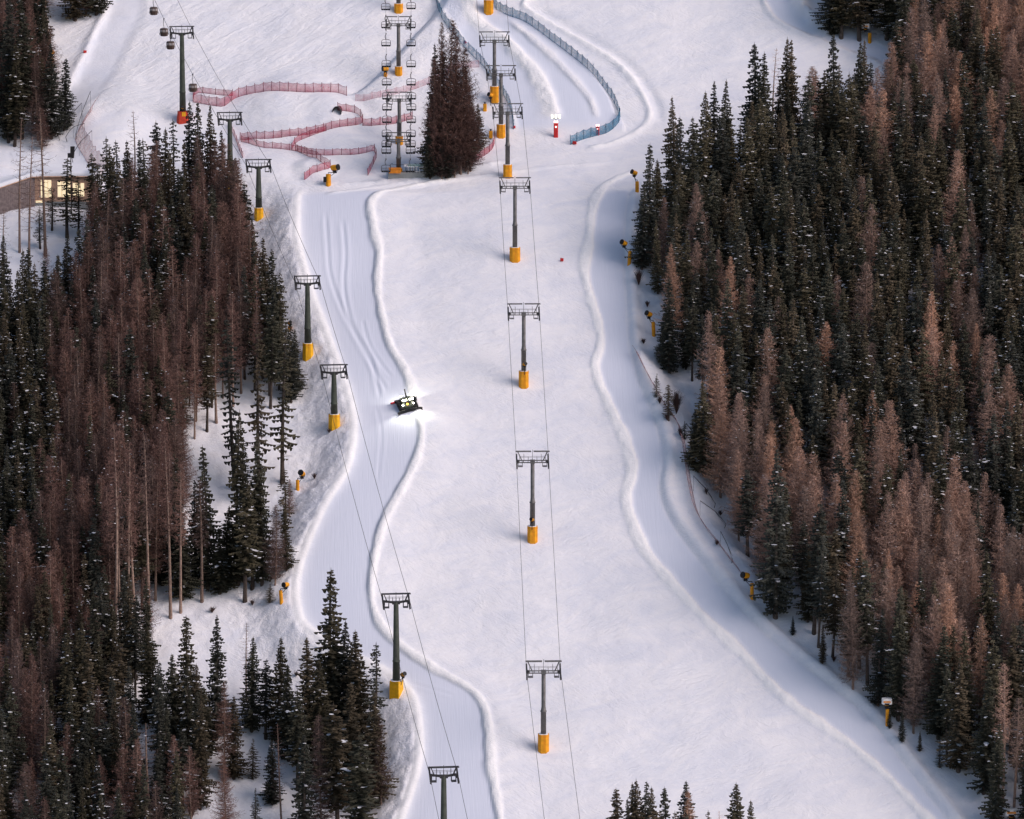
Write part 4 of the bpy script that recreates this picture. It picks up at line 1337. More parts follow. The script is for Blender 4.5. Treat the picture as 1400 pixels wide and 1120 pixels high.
def larch_crown(seed, Hh=22.0, R0=2.3, z0=.35, dens=1.0, tw=.036, snow=.003, shape=.7, ntw=12):
    """bare winter larch: long limbs carrying a haze of fine twigs"""
    r = random.Random(seed); b = MB()
    z = Hh * z0
    lump = [r.uniform(.65, 1.25) for _ in range(12)]
    while z < Hh * .99:
        t = (z / Hh - z0) / (1 - z0)
        L0 = (R0 * min(1, .5 + 2.2 * t) * (1 - t) ** shape + .15) * lump[int(t * 11)]
        nb = max(3, int(5.5 * dens))
        a0 = r.uniform(0, 6.28)
        for k in range(nb):
            a = a0 + 6.283 * k / nb + r.uniform(-.5, .5)
            L = L0 * r.uniform(.6, 1.15)
            ca, sa = math.cos(a), math.sin(a); tv = Vector((-sa, ca, 0))
            up = r.uniform(-.12, .30) + .35 * t
            zz = z + r.uniform(-.2, .2)
            def pt(f): return Vector((ca * L * f, sa * L * f, zz + L * (up * f - .35 * f * (1 - f) * 1.6)))
            w = .022 + .010 * L
            p0, p1, p2 = pt(0), pt(.5), pt(1)
            uv = Vector((0, 0, w))
            b.add([p0 - uv, p0 + uv, p1 + uv * .7, p1 - uv * .7, p2], [(0, 1, 2, 3), (3, 2, 4)])
            n = max(4, int(ntw * dens * (.4 + .5 * L / 1.5)))
            for q in range(n):
                f = r.uniform(.12, 1.0)
                p = pt(f)
                l = r.uniform(.35, .85) * (.55 + .3 * min(L, 2))
                d = Vector((ca * r.uniform(.0, .8), sa * r.uniform(.0, .8), r.uniform(-.75, .55))) + tv * r.uniform(-.9, .9)
                d = d.normalized() * l
                sd = Vector((r.uniform(-1, 1), r.uniform(-1, 1), r.uniform(-.6, .6))).normalized() * tw
                b.add([p - sd, p + sd, p + d * .6 + sd * .8, p + d], [(0, 1, 2, 3)])
                if r.random() < snow:
                    b.add([p + Vector((-.14, -.1, .06)), p + Vector((.14, -.1, .06)), p + Vector((.16, .1, .1)), p + Vector((-.12, .12, .1))], [(0, 1, 2, 3)], 1)
        z += .36 / dens * r.uniform(.8, 1.2)
    return b

def trunk_mesh(seed, Hh, r0, stubs=True, z0=.3, bend=.25):
    r = random.Random(seed); b = MB()
    bx, by = r.uniform(-bend, bend), r.uniform(-bend, bend)
    pts, rs = [], []
    for k in range(9):
        f = k / 8
        q = math.sin(f * 3.14)
        pts.append((bx * q, by * q, -1.0 + f * (Hh + .6)))
        rs.append(r0 * (1.25 if k == 0 else 1.0) * (1 - f) ** .8 + .03)
    b.tube(pts, rs, 7)
    if stubs:
        for k in range(16):
            z = Hh * r.uniform(.06, z0 + .1); a = r.uniform(0, 6.28); l = r.uniform(.4, 1.3)
            p = Vector((0, 0, z)); e = Vector((math.cos(a) * l, math.sin(a) * l, z - .15 * l))
            b.tube([p, e], [.035, .01], 3)
    return b

class Var:
    def __init__(self, name, kind, crown, trunk, adj, w, Hh):
        self.name, self.kind, self.adj, self.w, self.H = name, kind, adj, w, Hh
        self.cm = crown.mesh('crown', [M['spruce' if kind == 'spruce' else 'larch'], M['tsnow']])
        self.tm = trunk.mesh('trunk', M['bark'])
VAR = {}
def var(key, *a): VAR[key] = Var(key, *a)
HH = 22.0
for i in range(4):       # full spruce, clothed to the ground
    var('sF%d' % i, 'spruce', spruce_crown(10 + i, HH, 2.75 + .2 * (i % 2), .05, 1.0, .035 + .02 * (i % 2), shape=.88, ragged=.38), trunk_mesh(i, HH, .26, False), 'full dark spruce', 5.4, HH)
for i in range(5):       # wood spruce: bare below
    var('sW%d' % i, 'spruce', spruce_crown(30 + i, HH, 2.15 + .18 * (i % 3), .24 + .04 * (i % 2), .95, .05 + .03 * (i % 3), shape=.72, ragged=.5), trunk_mesh(10 + i, HH, .25, True, .26), 'narrow dark spruce', 4.2, HH)
for i in range(3):       # snow-carrying spruce
    var('sS%d' % i, 'spruce', spruce_crown(50 + i, HH, 2.3, .14, .95, .17, shape=.78, ragged=.3), trunk_mesh(20 + i, HH, .25, True, .18), 'snow-flecked spruce', 4.6, HH)
for i in range(3):       # bottlebrush spruce, thin and gappy
    var('sB%d' % i, 'spruce', spruce_crown(70 + i, HH, 1.35, .16, .62, .02, droop=.5, shape=.45, ragged=.5), trunk_mesh(25 + i, HH, .22, True, .3), 'thin gappy spruce', 2.8, HH)
for i in range(4):       # larch with deep crown
    var('lF%d' % i, 'larch', larch_crown(110 + i, HH, 4.5 + .4 * (i % 2), .09, 1.2, shape=.72, ntw=14), trunk_mesh(40 + i, HH, .24, True, .2), 'bushy bare larch', 8.0, HH)
for i in range(4):       # wood larch
    var('lW%d' % i, 'larch', larch_crown(130 + i, HH, 3.5 + .3 * (i % 2), .24, 1.08, shape=.72, ntw=14), trunk_mesh(50 + i, HH, .24, True, .4), 'slim bare larch', 6.2, HH)
for i in range(3):       # tall larch: long naked trunk
    var('lT%d' % i, 'larch', larch_crown(150 + i, HH, 2.1, .46, .95, shape=.6, ntw=13), trunk_mesh(60 + i, HH, .27, True, .55, .5), 'long-trunked larch', 4.2, HH)
for i in range(2):       # sparse larch
    var('lS%d' % i, 'larch', larch_crown(170 + i, HH, 2.1, .3, .5, .03, shape=.6, ntw=9), trunk_mesh(70 + i, HH, .2, True, .5, .5), 'sparse bare larch', 4.2, HH)
var('sY0', 'spruce', spruce_crown(90, HH, 5.2, .03, .62, .03, shape=.95), trunk_mesh(80, HH, .4, False), 'young spruce', 9, HH)

# list of trees: (x, y, z, height, width factor, rot, variant, hero label or None, zone)
trees = []
tr = random.Random(99)
def add_tree(P, Hm, key, wf=1.0, label=None, zone='', tint=None):
    trees.append(dict(P=P, H=Hm, key=key, wf=wf, rot=tr.uniform(0, 6.283), label=label, zone=zone, tint=tint))
def hero(u, vt, vb, key, label=None, zone='', wpx=None, tint=None):
    P = at(u, vb) if vb < 1260 else at(u, vb)
    s = mpp(P); Hm = (vb - vt) * s / math.cos(PITCH)
    wf = 1.0
    if wpx: wf = (wpx * s) / (VAR[key].w * Hm / HH)
    add_tree(P, Hm, key, wf, label, zone, tint)
def pick(pool):
    return tr.choice(pool)
SF = ['sF0', 'sF1', 'sF2', 'sF3']; SW = ['sW%d' % i for i in range(5)]; SS = ['sS0', 'sS1', 'sS2']; SB = ['sB0', 'sB1', 'sB2']
LF = ['lF%d' % i for i in range(4)]; LW = ['lW%d' % i for i in range(4)]; LT = ['lT0', 'lT1', 'lT2']; LS = ['lS0', 'lS1']

# --- trees one can tell apart
Z1 = 'low left clump'
for k, (u, vt, vb, key, w, lab) in enumerate([
    (455, 774, 1010, 'sF0', 78, 'tallest spruce of the lower left clump, its tip against the groomed lane'),
    (474, 846, 1015, 'sF1', 58, 'spruce just right of the tallest one in the lower left clump'),
    (493, 858, 1030, 'sF2', 66, 'dark spruce third in height, near the right end of the lower clump'),
    (511, 876, 1035, 'sB1', 32, 'thin ragged spruce at the right edge of the lower clump'),
    (423, 868, 1020, 'sF3', 58, 'spruce left of the tallest one in the lower left clump'),
    (437, 900, 1060, 'sF1', 60, None), (480, 930, 1100, 'sF0', 64, None), (510, 945, 1105, 'sF3', 56, 'spruce low on the right flank of the lower clump'),
    (521, 975, 1100, 'lF1', 42, 'reddish larch at the right foot of the lower clump'),
    (462, 955, 1150, 'sW2', 56, None), (440, 975, 1150, 'lF2', 52, None), (495, 1000, 1170, 'sW0', 60, None),
    (381, 869, 1015, 'sF2', 50, 'spruce standing free on snow left of the lower clump'), (363, 900, 1010, 'sW1', 34, None), (344, 868, 1000, 'sF1', 44, 'slim spruce between two gaps of snow in the lower left'),
    (337, 848, 960, 'lS0', 26, 'thin bare larch showing against the snow at lower left'),
    (296, 838, 1010, 'sF3', 50, 'pointed spruce with crown wholly against snow, lower left'), (256, 840, 1015, 'sF0', 58, 'broad pointed spruce on the snowy spur, lower left'),
    (238, 890, 1020, 'sF2', 50, None), (205, 853, 990, 'sF1', 48, 'spruce whose top crosses the snowy spur at lower left'), (168, 876, 1000, 'sB0', 40, 'see-through spruce at the left of the spur'),
    (150, 905, 1015, 'sW3', 40, None), (119, 876, 1035, 'sF0', 60, None), (98, 920, 1060, 'sF3', 58, None),
    (281, 935, 1060, 'sW4', 40, None), (306, 930, 1070, 'lW1', 36, None), (270, 905, 1050, 'sF1', 52, None), (320, 950, 1065, 'sF2', 44, None),
    (207, 985, 1135, 'lS1', 52, 'bare larch with fine spreading limbs in the lower left wood'), (250, 995, 1110, 'sW1', 40, None), (180, 960, 1080, 'sF3', 56, None),
    (310, 1030, 1150, 'lF0', 44, 'reddish larch above the snow patch at the bottom'), (395, 905, 1040, 'sF0', 44, None), (407, 940, 1080, 'sW3', 40, None),
    (345, 1008, 1065, 'sY0', 30, 'young spruce alone on the lower snow patch'), (372, 1010, 1100, 'sF2', 36, 'young dark spruce beside the lower snow patch'),
    (385, 985, 1130, 'lS0', 30, None), (45, 895, 1080, 'lF3', 46, None), (60, 930, 1105, 'lW2', 38, None), (28, 870, 1070, 'lF1', 50, None),
    (10, 1075, 1140, 'sF1', 40, 'young spruce in the bottom left corner'), (36, 1082, 1140, 'sF2', 34, None), (140, 980, 1110, 'sW0', 46, None), (215, 1030, 1160, 'sF0', 50, None),
    (415, 1000, 1160, 'sF2', 56, None), (350, 1075, 1150, 'sY0', 26, None), (70, 1000, 1150, 'sW2', 40, None), (5, 960, 1120, 'sW4', 44, None)]):
    hero(u, vt, vb, key, lab, Z1, w)
Z2 = 'left middle clump'
for u, vt, vb, key, w, lab in [
    (284, 608, 805, 'sF0', 52, 'tall pointed spruce alone below the left snow gap'), (268, 655, 800, 'sF3', 44, None), (276, 655, 823, 'lT0', 34, 'larch with bent bare trunk before the dark spruces of the left clump'),
    (310, 690, 805, 'sF1', 50, None), (326, 560, 800, 'sF2', 50, 'tall spruce rising through the left snow gap'), (345, 640, 805, 'sW0', 44, None), (335, 655, 823, 'sW2', 46, 'dark spruce with pale trunk at the front of the left clump'),
    (358, 585, 800, 'sF1', 44, None), (376, 690, 800, 'lF2', 40, 'brown bushy larch at the right of the left clump'), (390, 640, 745, 'sB2', 24, None), (392, 690, 780, 'sF3', 30, 'short spruce at the edge of the bank, left clump'),
    (396, 655, 705, 'lF0', 22, 'small rusty larch beside the left snow gun'), (369, 798, 824, 'sY0', 22, 'tiny spruce by the leaning snow gun post'),
    (321, 430, 668, 'sB0', 34, 'leftmost thin spruce with gappy lower boughs before the snow gap'), (355, 450, 690, 'sB1', 36, 'middle thin spruce with gappy lower boughs before the snow gap'),
    (386, 440, 660, 'sB2', 36, 'rightmost thin spruce with bare foot by the upper bank'), (334, 600, 690, 'sB1', 22, None),
    (300, 720, 812, 'sF0', 44, None), (250, 700, 820, 'sF1', 46, None), (240, 690, 815, 'sW3', 40, None),
    (204, 590, 850, 'lT1', 34, 'dark-trunked tall larch at the edge of the left wood'), (186, 600, 858, 'lT2', 32, 'tall larch with slim pale trunk, second of the pale trunks'),
    (233, 590, 845, 'lT0', 34, 'tall larch with pale trunk on the crest of the spur'), (247, 630, 838, 'lT1', 30, 'tall larch with curved pale trunk on the crest of the spur'),
    (155, 575, 890, 'lT2', 36, 'tallest pale larch trunk, standing lowest in the left wood'), (165, 640, 872, 'lT0', 30, None), (176, 650, 866, 'lT1', 28, None),
    (185, 830, 890, 'lF3', 36, 'low russet larch at the foot of the pale trunks'), (296, 455, 578, 'lT0', 30, 'long-trunked larch at the top of the left snow gap'), (266, 440, 600, 'lW0', 32, None),
    (283, 470, 590, 'sW1', 30, None), (250, 560, 690, 'lF1', 40, None), (238, 640, 760, 'sF3', 40, None), (222, 700, 800, 'sF2', 44, None)]:
    hero(u, vt, vb, key, lab, Z2, w)
Z3 = 'left wood'
for u, vt, vb, key, w, lab in [
    (180, 150, 305, 'lS0', 34, 'wispy bare larch standing highest at the left above the wooden building'), (147, 187, 320, 'sB0', 24, None), (160, 192, 318, 'sB1', 22, None), (130, 208, 330, 'sW0', 28, 'spruce before the right corner of the wooden building'),
    (92, 215, 325, 'sB2', 30, 'spruce standing before the lit windows'), (107, 240, 322, 'sB0', 20, 'small spruce before the rightmost lit window'), (71, 255, 315, 'sB1', 18, 'small spruce between the lit windows'),
    (27, 160, 345, 'lS1', 34, 'bare larch with thin trunk at the far left before the building'), (40, 185, 365, 'lS0', 36, 'bushier bare larch before the grey wing of the building'), (62, 145, 350, 'lS1', 44, 'bare larch before the corner of the building, long limbs'),
    (55, 285, 340, 'sB2', 18, None), (5, 285, 400, 'lS0', 30, None), (8, 320, 480, 'sF1', 38, 'dark spruce at the left margin below the building'),
    (197, 190, 320, 'sB1', 26, None), (215, 165, 310, 'sW2', 32, None), (228, 175, 318, 'sW4', 30, None), (238, 163, 310, 'sB2', 24, None),
    (262, 138, 300, 'sF2', 40, 'left one of three dark spruces by the red-footed pylon'), (275, 139, 305, 'sF0', 38, 'middle one of three dark spruces by the red-footed pylon'), (290, 143, 305, 'sF1', 38, 'right one of three dark spruces by the red-footed pylon'),
    (276, 185, 330, 'lF0', 44, None), (305, 178, 315, 'sF3', 36, 'spruce in front of the half buried gondola pylon'), (323, 215, 345, 'sF2', 40, None), (335, 250, 380, 'sW1', 34, None),
    (346, 300, 440, 'sF1', 36, 'spruce on the right edge of the left wood, level with two pylons'), (361, 325, 465, 'sF3', 44, None), (366, 355, 480, 'sF0', 44, 'spruce bulging out of the left wood above the bank'), (380, 390, 520, 'sF2', 40, None), (398, 437, 550, 'sF1', 34, 'spruce at the lower right tip of the left wood beside a pylon foot'), (404, 450, 538, 'sF3', 30, None)]:
    hero(u, vt, vb, key, lab, Z3, w)
Z4 = 'trees above the building'
for u, vt, vb, key, w, lab in [
    (70, 60, 190, 'sF1', 40, 'dark spruce with snow gun at its side, top left'), (88, 80, 178, 'sF0', 36, 'outermost spruce of the top left clump'), (52, 70, 192, 'lF0', 42, None), (30, 20, 190, 'sW1', 40, None), (12, -10, 195, 'sF2', 44, None),
    (45, -10, 165, 'lF2', 44, None), (58, 148, 205, 'lF1', 30, 'small reddish larch below the top left spruces'), (20, 60, 200, 'sS0', 40, None), (5, 40, 150, 'sF3', 50, None), (68, -60, 60, 'lS0', 46, 'wispy larch at the top left'), (45, -70, 70, 'lW1', 40, None), (8, -60, 95, 'lF3', 50, None), (28, -80, 60, 'sW0', 40, None),
    (103, -90, 28, 'sF0', 50, 'left one of two spruces cut by the top edge'), (132, -95, 20, 'sF3', 48, 'right one of two spruces cut by the top edge'), (118, -80, 20, 'lF1', 40, None)]:
    hero(u, vt, vb, key, lab, Z4, w)
Z5 = 'clump beside the chairlift'
for u, vt, vb, key, w, lab in [
    (602, 34, 241, 'lF0', 48, 'left larch of the dark clump beside the chairlift'), (613, 29, 242, 'lF2', 56, 'tallest larch of the dark clump beside the chairlift'), (595, 60, 234, 'sF2', 38, None), (630, 66, 238, 'lF3', 58, 'right larch of the dark clump beside the chairlift'),
    (606, 70, 233, 'sF0', 48, None), (624, 95, 231, 'sF1', 54, None), (643, 118, 234, 'lF1', 46, None), (590, 130, 238, 'sF3', 34, None), (588, 175, 244, 'sF1', 26, None), (604, 190, 245, 'lF1', 26, None), (622, 180, 243, 'lF2', 30, None), (640, 175, 238, 'lF0', 28, None), (610, 150, 244, 'sF2', 34, None), (653, 142, 205, 'sF3', 30, 'small spruce leaning on the right of the dark clump'), (633, 170, 226, 'lF2', 40, None), (594, 80, 240, 'lF1', 40, None), (645, 140, 228, 'lF0', 40, None), (637, 92, 234, 'lF2', 46, None), (620, 50, 239, 'lF3', 52, None), (600, 110, 234, 'sF1', 50, None)]:
    hero(u, vt, vb, key, lab, Z5, w)
Z6 = 'bottom trees'
for u, vt, vb, key, w, lab in [
    (845, 1074, 1222, 'sF0', 59, 'leftmost spruce top at the bottom edge'), (868, 1067, 1225, 'sF1', 48, 'first of three close spruce tips at the bottom edge'), (874, 1063, 1228, 'sF2', 54, 'middle of three close spruce tips at the bottom edge'), (880, 1065, 1223, 'sF3', 54, 'last of three close spruce tips at the bottom edge'), (895, 1073, 1225, 'sF1', 51, 'spruce tip right of three close ones at the bottom edge'),
    (910, 1074, 1222, 'sF0', 48, 'spruce tip in the middle of the bottom row'), (937, 1064, 1222, 'sF3', 62, 'broad spruce top before a thinner one at the bottom edge'), (945, 1078, 1228, 'lF1', 40, 'thinner brown top behind the broad one at the bottom edge'), (969, 1105, 1230, 'sB0', 20, 'tiny spruce tip barely showing at the bottom edge'),
    (983, 1103, 1232, 'lS0', 20, 'wispy tip barely showing at the bottom edge'), (1005, 1067, 1224, 'sF2', 62, 'spruce top standing apart at the bottom edge'), (1028, 1091, 1228, 'sF1', 44, 'rightmost spruce tip of the bottom row'), (922, 1106, 1240, 'sB1', 26, None), (857, 1088, 1235, 'sF1', 36, None)]:
    hero(u, vt, vb, key, lab, Z6, w)
ZR = 'right wood'
for u, vt, vb, key, w, lab in [
    (885, 197, 362, 'sF0', 44, 'outermost spruce at the left tip of the right wood'), (877, 250, 368, 'sF3', 36, None), (898, 218, 350, 'sF2', 44, None), (920, 132, 300, 'sF1', 44, 'spruce standing forward against the white slope, right wood'), (932, 160, 310, 'sF0', 40, None),
    (962, 125, 290, 'sF2', 46, None), (975, 112, 285, 'sF3', 46, None), (990, 110, 280, 'sF1', 44, None), (1031, 60, 235, 'sF0', 56, 'pair of broad spruce tops, left one, upper edge of right wood'), (1041, 72, 240, 'sF2', 52, None), (1075, 52, 220, 'sF1', 46, 'tall spruce at the upper edge of right wood, left of path end'), (1082, 55, 222, 'sF3', 44, None),
    (1136, 47, 220, 'sF0', 48, 'tall spruce touching the top right path with its tip'), (1170, 57, 205, 'sF2', 36, None), (1180, 54, 200, 'sF1', 32, None), (1058, 65, 225, 'lS0', 30, None), (905, 270, 385, 'lF1', 34, None),
    (1166, 778, 942, 'lF0', 50, 'rosy larch with long trunk standing in front of the right wood'), (1060, 612, 845, 'sF3', 62, 'broad dark spruce at the front of the right wood, pale trunk line'), (1022, 640, 760, 'sW0', 40, None), (962, 520, 650, 'sF1', 48, 'dark spruce bulging out beside the pale net'), (950, 560, 640, 'sF2', 36, None),
    (1008, 535, 690, 'lF1', 62, 'large pale larch above the bend of the pale net'), (985, 560, 680, 'lF3', 52, None), (1040, 560, 720, 'lF2', 48, None), (975, 425, 600, 'lW1', 42, 'slender rosy larch above the big pale ones'), (915, 380, 510, 'sF0', 44, None), (910, 420, 500, 'sF3', 34, None), (920, 335, 480, 'lF0', 44, None),
    (897, 510, 543, 'sY0', 16, 'tiny dark spruce poking through the pale net'), (914, 525, 575, 'sB0', 18, 'small dark spruce by the big bare bush'), (936, 575, 600, 'sY0', 16, None),
    (1250, 838, 985, 'lF2', 46, None), (1275, 812, 985, 'lF3', 48, None), (1228, 800, 985, 'sF0', 50, None), (1200, 830, 965, 'sF2', 40, None), (1283, 850, 1010, 'sF1', 58, 'dense dark spruce behind the covered snow gun'), (1338, 838, 1010, 'lW0', 40, None), (1310, 900, 1055, 'sF3', 56, None), (1345, 920, 1085, 'sF0', 56, 'dark spruce over the lower snow tongue on the right'),
    (1370, 905, 1105, 'lT0', 36, 'larch with long pale trunk in the lower right corner'), (1385, 950, 1130, 'lT1', 34, None), (1360, 985, 1130, 'sF2', 44, None),
    (1140, 10, 48, 'sF2', 24, None), (1150, -80, 52, 'sS0', 50, 'snow-laden spruce at the top by the path'), (1175, -90, 55, 'sS1', 50, None), (1212, -75, 54, 'sS2', 50, None), (1228, -30, 66, 'sS0', 44, None), (1136, -70, 45, 'sF1', 44, None)]:
    hero(u, vt, vb, key, lab, ZR, w)

# --- the woods themselves, planted on the hillside at natural spacing
def inside(poly, u, v):
    c = np.zeros(u.shape, bool); n = len(poly)
    for i in range(n):
        x1, y1 = poly[i]; x2, y2 = poly[(i + 1) % n]
        if y1 == y2: continue
        m = ((y1 > v) != (y2 > v)) & (u < (x2 - x1) * (v - y1) / (y2 - y1) + x1)
        c ^= m
    return c
RWOOD = [(880, 362), (902, 312), (935, 296), (968, 284), (1010, 255), (1058, 226), (1120, 216), (1172, 203), (1214, 202), (1230, 130), (1236, 76), (1226, 56), (1140, 30), (1132, -70), (1560, -90), (1560, 1290), (1470, 1235), (1400, 1150),
         (1352, 1092), (1315, 1062), (1262, 1022), (1232, 1000), (1170, 935), (1105, 872), (1050, 806), (1012, 745), (985, 690), (968, 640), (968, 590), (958, 560), (940, 515), (925, 470), (905, 430), (893, 400)]
LWOOD = [(-160, 480), (0, 480), (55, 475), (105, 440), (128, 380), (160, 325), (255, 305), (312, 318), (336, 385), (352, 445), (372, 490), (392, 540), (372, 560), (300, 562), (262, 590), (246, 640), (244, 700), (238, 800), (205, 842), (150, 872), (95, 905), (40, 925), (-30, 930), (-160, 960)]
LLOW = [(-160, 990), (0, 985), (60, 1010), (95, 1030), (140, 1030), (170, 1060), (230, 1050), (285, 1080), (262, 1150), (240, 1230), (-160, 1290)]
LTOP = [(-160, -90), (20, -90), (60, 20), (62, 120), (80, 178), (50, 192), (0, 205), (-160, 220)]
RTOP = [(1130, -90), (1200, -190), (1560, -190), (1560, -60), (1300, -60)]
def blobs(u, v, bl):
    return max([b[4] * max(0.0, 1 - ((u - b[0]) / b[2]) ** 2 - ((v - b[1]) / b[3]) ** 2) for b in bl] + [0.0])
LARCH_R = [(1040, 640, 90, 160, 1.2), (1290, 760, 160, 140, 1.35), (1150, 720, 120, 110, 1.1), (1290, 90, 120, 100, 1.35), (1380, 60, 120, 160, 1.1), (1000, 470, 60, 90, .7), (1110, 430, 90, 60, .8), (1300, 420, 60, 140, .9),
           (1390, 560, 60, 90, .9), (1250, 900, 140, 60, .6), (1200, 300, 60, 60, .5), (950, 330, 60, 60, .4), (1210, 60, 80, 120, .9), (1390, 800, 60, 120, 1.0), (1220, 620, 90, 80, .9)]
LARCH_L = [(300, 420, 110, 200, .70), (200, 380, 120, 160, .58), (120, 640, 130, 180, .78), (200, 640, 90, 130, .95), (60, 800, 120, 130, .65), (120, 480, 90, 120, .55), (250, 560, 70, 110, .9), (320, 300, 50, 80, .7)]
placed = [(t['P'][0], t['P'][1]) for t in trees]
cell = {}
def key_(x, y): return (int(math.floor(x / 3)), int(math.floor(y / 3)))
for p in placed: cell.setdefault(key_(*p), []).append(p)
def free(x, y, dmin):
    kx, ky = key_(x, y)
    for i in (-2, -1, 0, 1, 2):
        for j in (-2, -1, 0, 1, 2):
            for q in cell.get((kx + i, ky + j), ()):
                if (q[0] - x) ** 2 + (q[1] - y) ** 2 < dmin * dmin: return False
    return True
def plant(poly, dmin, tries, chooser, zone):
    px = np.array(poly, float)
    w = march(poly, hbase)[:, :2]
    lo, hi = w.min(0) - 2, w.max(0) + 2
    g = np.random.default_rng(len(poly) * 13)
    xs = g.uniform(lo[0], hi[0], tries); ys = g.uniform(lo[1], hi[1], tries)
    zs = ground(xs, ys)
    uv = proj(np.stack([xs, ys, zs], 1))
    ok = inside(poly, uv[:, 0], uv[:, 1])
    n = 0
    for x, y, z, (u, v), o in zip(xs, ys, zs, uv, ok):
        if not o or not free(x, y, dmin): continue
        cell.setdefault(key_(x, y), []).append((x, y))
        key, Hm, wf = chooser(u, v)
        add_tree(Vector((x, y, z)), Hm, key, wf, None, zone)
        n += 1
    return n
def choose_r(u, v):
    p = .68 * blobs(u, v - 90, LARCH_R) + .05
    if tr.random() < p * .85:
        return pick(LF * 2 + LW), tr.uniform(15.5, 25), tr.uniform(.85, 1.2)
    near = v > 900
    return pick(SW * 3 + SS + SF * 2), tr.uniform(15, 26.5), tr.uniform(.9, 1.35)
def choose_l(u, v):
    p = blobs(u, v - 90, LARCH_L) + .12
    if u < 70 and v < 820:
        p *= .35
    if tr.random() < p * .9:
        return pick(LW * 2 + LF + LT), tr.uniform(19, 26), tr.uniform(.85, 1.1)
    return pick(SW * 2 + SB + (SS * 4 if u < 150 or v < 520 else SS)), tr.uniform(18, 25.5), tr.uniform(.85, 1.1)
def choose_low(u, v):
    if tr.random() < .2: return pick(LF + LW), tr.uniform(15, 22), 1.0
    return pick(SF + SW + SS), tr.uniform(16, 24), 1.0
def choose_top(u, v):
    if tr.random() < .4: return pick(LF + LW), tr.uniform(17, 23), 1.0
    return pick(SS + SW + SF), tr.uniform(17, 24), 1.0
plant(RWOOD, 3.35, 26000, choose_r, ZR)
plant(LWOOD, 2.9, 26000, choose_l, Z3)
plant([(-160, 925), (0, 935), (100, 905), (150, 882), (198, 872), (214, 900), (192, 955), (120, 1012), (60, 1015), (0, 990), (-160, 1000)], 3.1, 4000, lambda u, v: (pick(LF + LW * 2) if tr.random() < .45 else pick(SF + SW), tr.uniform(15, 24), tr.uniform(.85, 1.15)), Z1)
plant(LLOW, 3.3, 5000, choose_low, Z1)
plant([(1040, 790), (1105, 862), (1170, 925), (1240, 1000), (1330, 1055), (1322, 1070), (1225, 1018), (1160, 948), (1095, 882), (1030, 806)], 3.4, 2500, lambda u, v: (pick(SF + ['sY0']), tr.uniform(2.5, 8), tr.uniform(.9, 1.4)), ZR)
plant(LTOP, 3.3, 5000, choose_top, Z4)
plant(RTOP, 3.4, 5000, choose_top, ZR)

# --- how much of each tree the picture shows (near trees cover those behind)
S = 0.5
buf = np.zeros((int(H * S), int(W * S)), bool)
trees.sort(key=lambda t: t['P'][1])
for t in trees:
    a = proj([tuple(t['P']), (t['P'][0], t['P'][1], t['P'][2] + t['H'])])
    (u0, v0), (u1, v1) = a
    V = VAR[t['key']]; hw = V.w * t['H'] / HH * t['wf'] / mpp(t['P']) * .5
    t['tip'] = (u1, v1); t['foot'] = (u0, v0)
    r0, r1 = int(max(0, v1 * S)), int(min(H * S, v0 * S))
    seen = 0
    for r_ in range(r0, max(r0, r1)):
        f = (r_ - v1 * S) / max(1e-6, (v0 - v1) * S)
        w_ = hw * min(1, f * 1.35) * S * (1 if f < .8 else .35)
        c0, c1 = int(max(0, u1 * S - w_)), int(min(W * S, u1 * S + w_ + 1))
        if c1 > c0:
            seg = buf[r_, c0:c1]
            seen += int((~seg).sum()); seg[:] = True
    t['seen'] = seen
print('trees', len(trees), 'visible', sum(t['seen'] > 0 for t in trees))
single = []
for kd in ('spruce', 'larch'):
    L = [t for t in trees if VAR[t['key']].kind == kd]
    heroes = [t for t in L if t['label']]
    rest = sorted([t for t in L if not t['label']], key=lambda t: -t['seen'])
    n = 300 - len(heroes)
    take = heroes + [t for t in rest[:n] if t['seen'] >= 6]
    ids = {id(t) for t in take}
    single += take
    print(kd, len(L), 'single', len(take), 'cut at', rest[min(n, len(rest)) - 1]['seen'])
sid = {id(t) for t in single}

# colours: needles and twigs vary from tree to tree
def colour(t):
    r = random.Random(int(t['P'][0] * 977) * 31 + int(t['P'][1] * 577))
    V = VAR[t['key']]
    k = r.uniform(.75, 1.3)
    if V.kind == 'spruce':
        g = r.choice([(.098, .086, .056), (.080, .078, .056), (.112, .090, .060), (.066, .068, .056)])
        if t['P'][0] < -20: k *= .68  # left woods darkened, partly painting in their shade
        return tuple(c * k for c in g), (.10 * k, .078 * k, .066 * k)
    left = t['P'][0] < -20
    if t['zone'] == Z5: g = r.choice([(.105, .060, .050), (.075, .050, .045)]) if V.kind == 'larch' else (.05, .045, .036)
    elif left: g = r.choice([(.150, .088, .074), (.185, .108, .088), (.120, .080, .070)])  # darker larches here, the left side's shade partly put into the colour
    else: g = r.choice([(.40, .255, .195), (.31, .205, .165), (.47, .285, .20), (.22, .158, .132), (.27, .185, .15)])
    return tuple(c * k for c in g), (.25 * k, .175 * k, .14 * k)

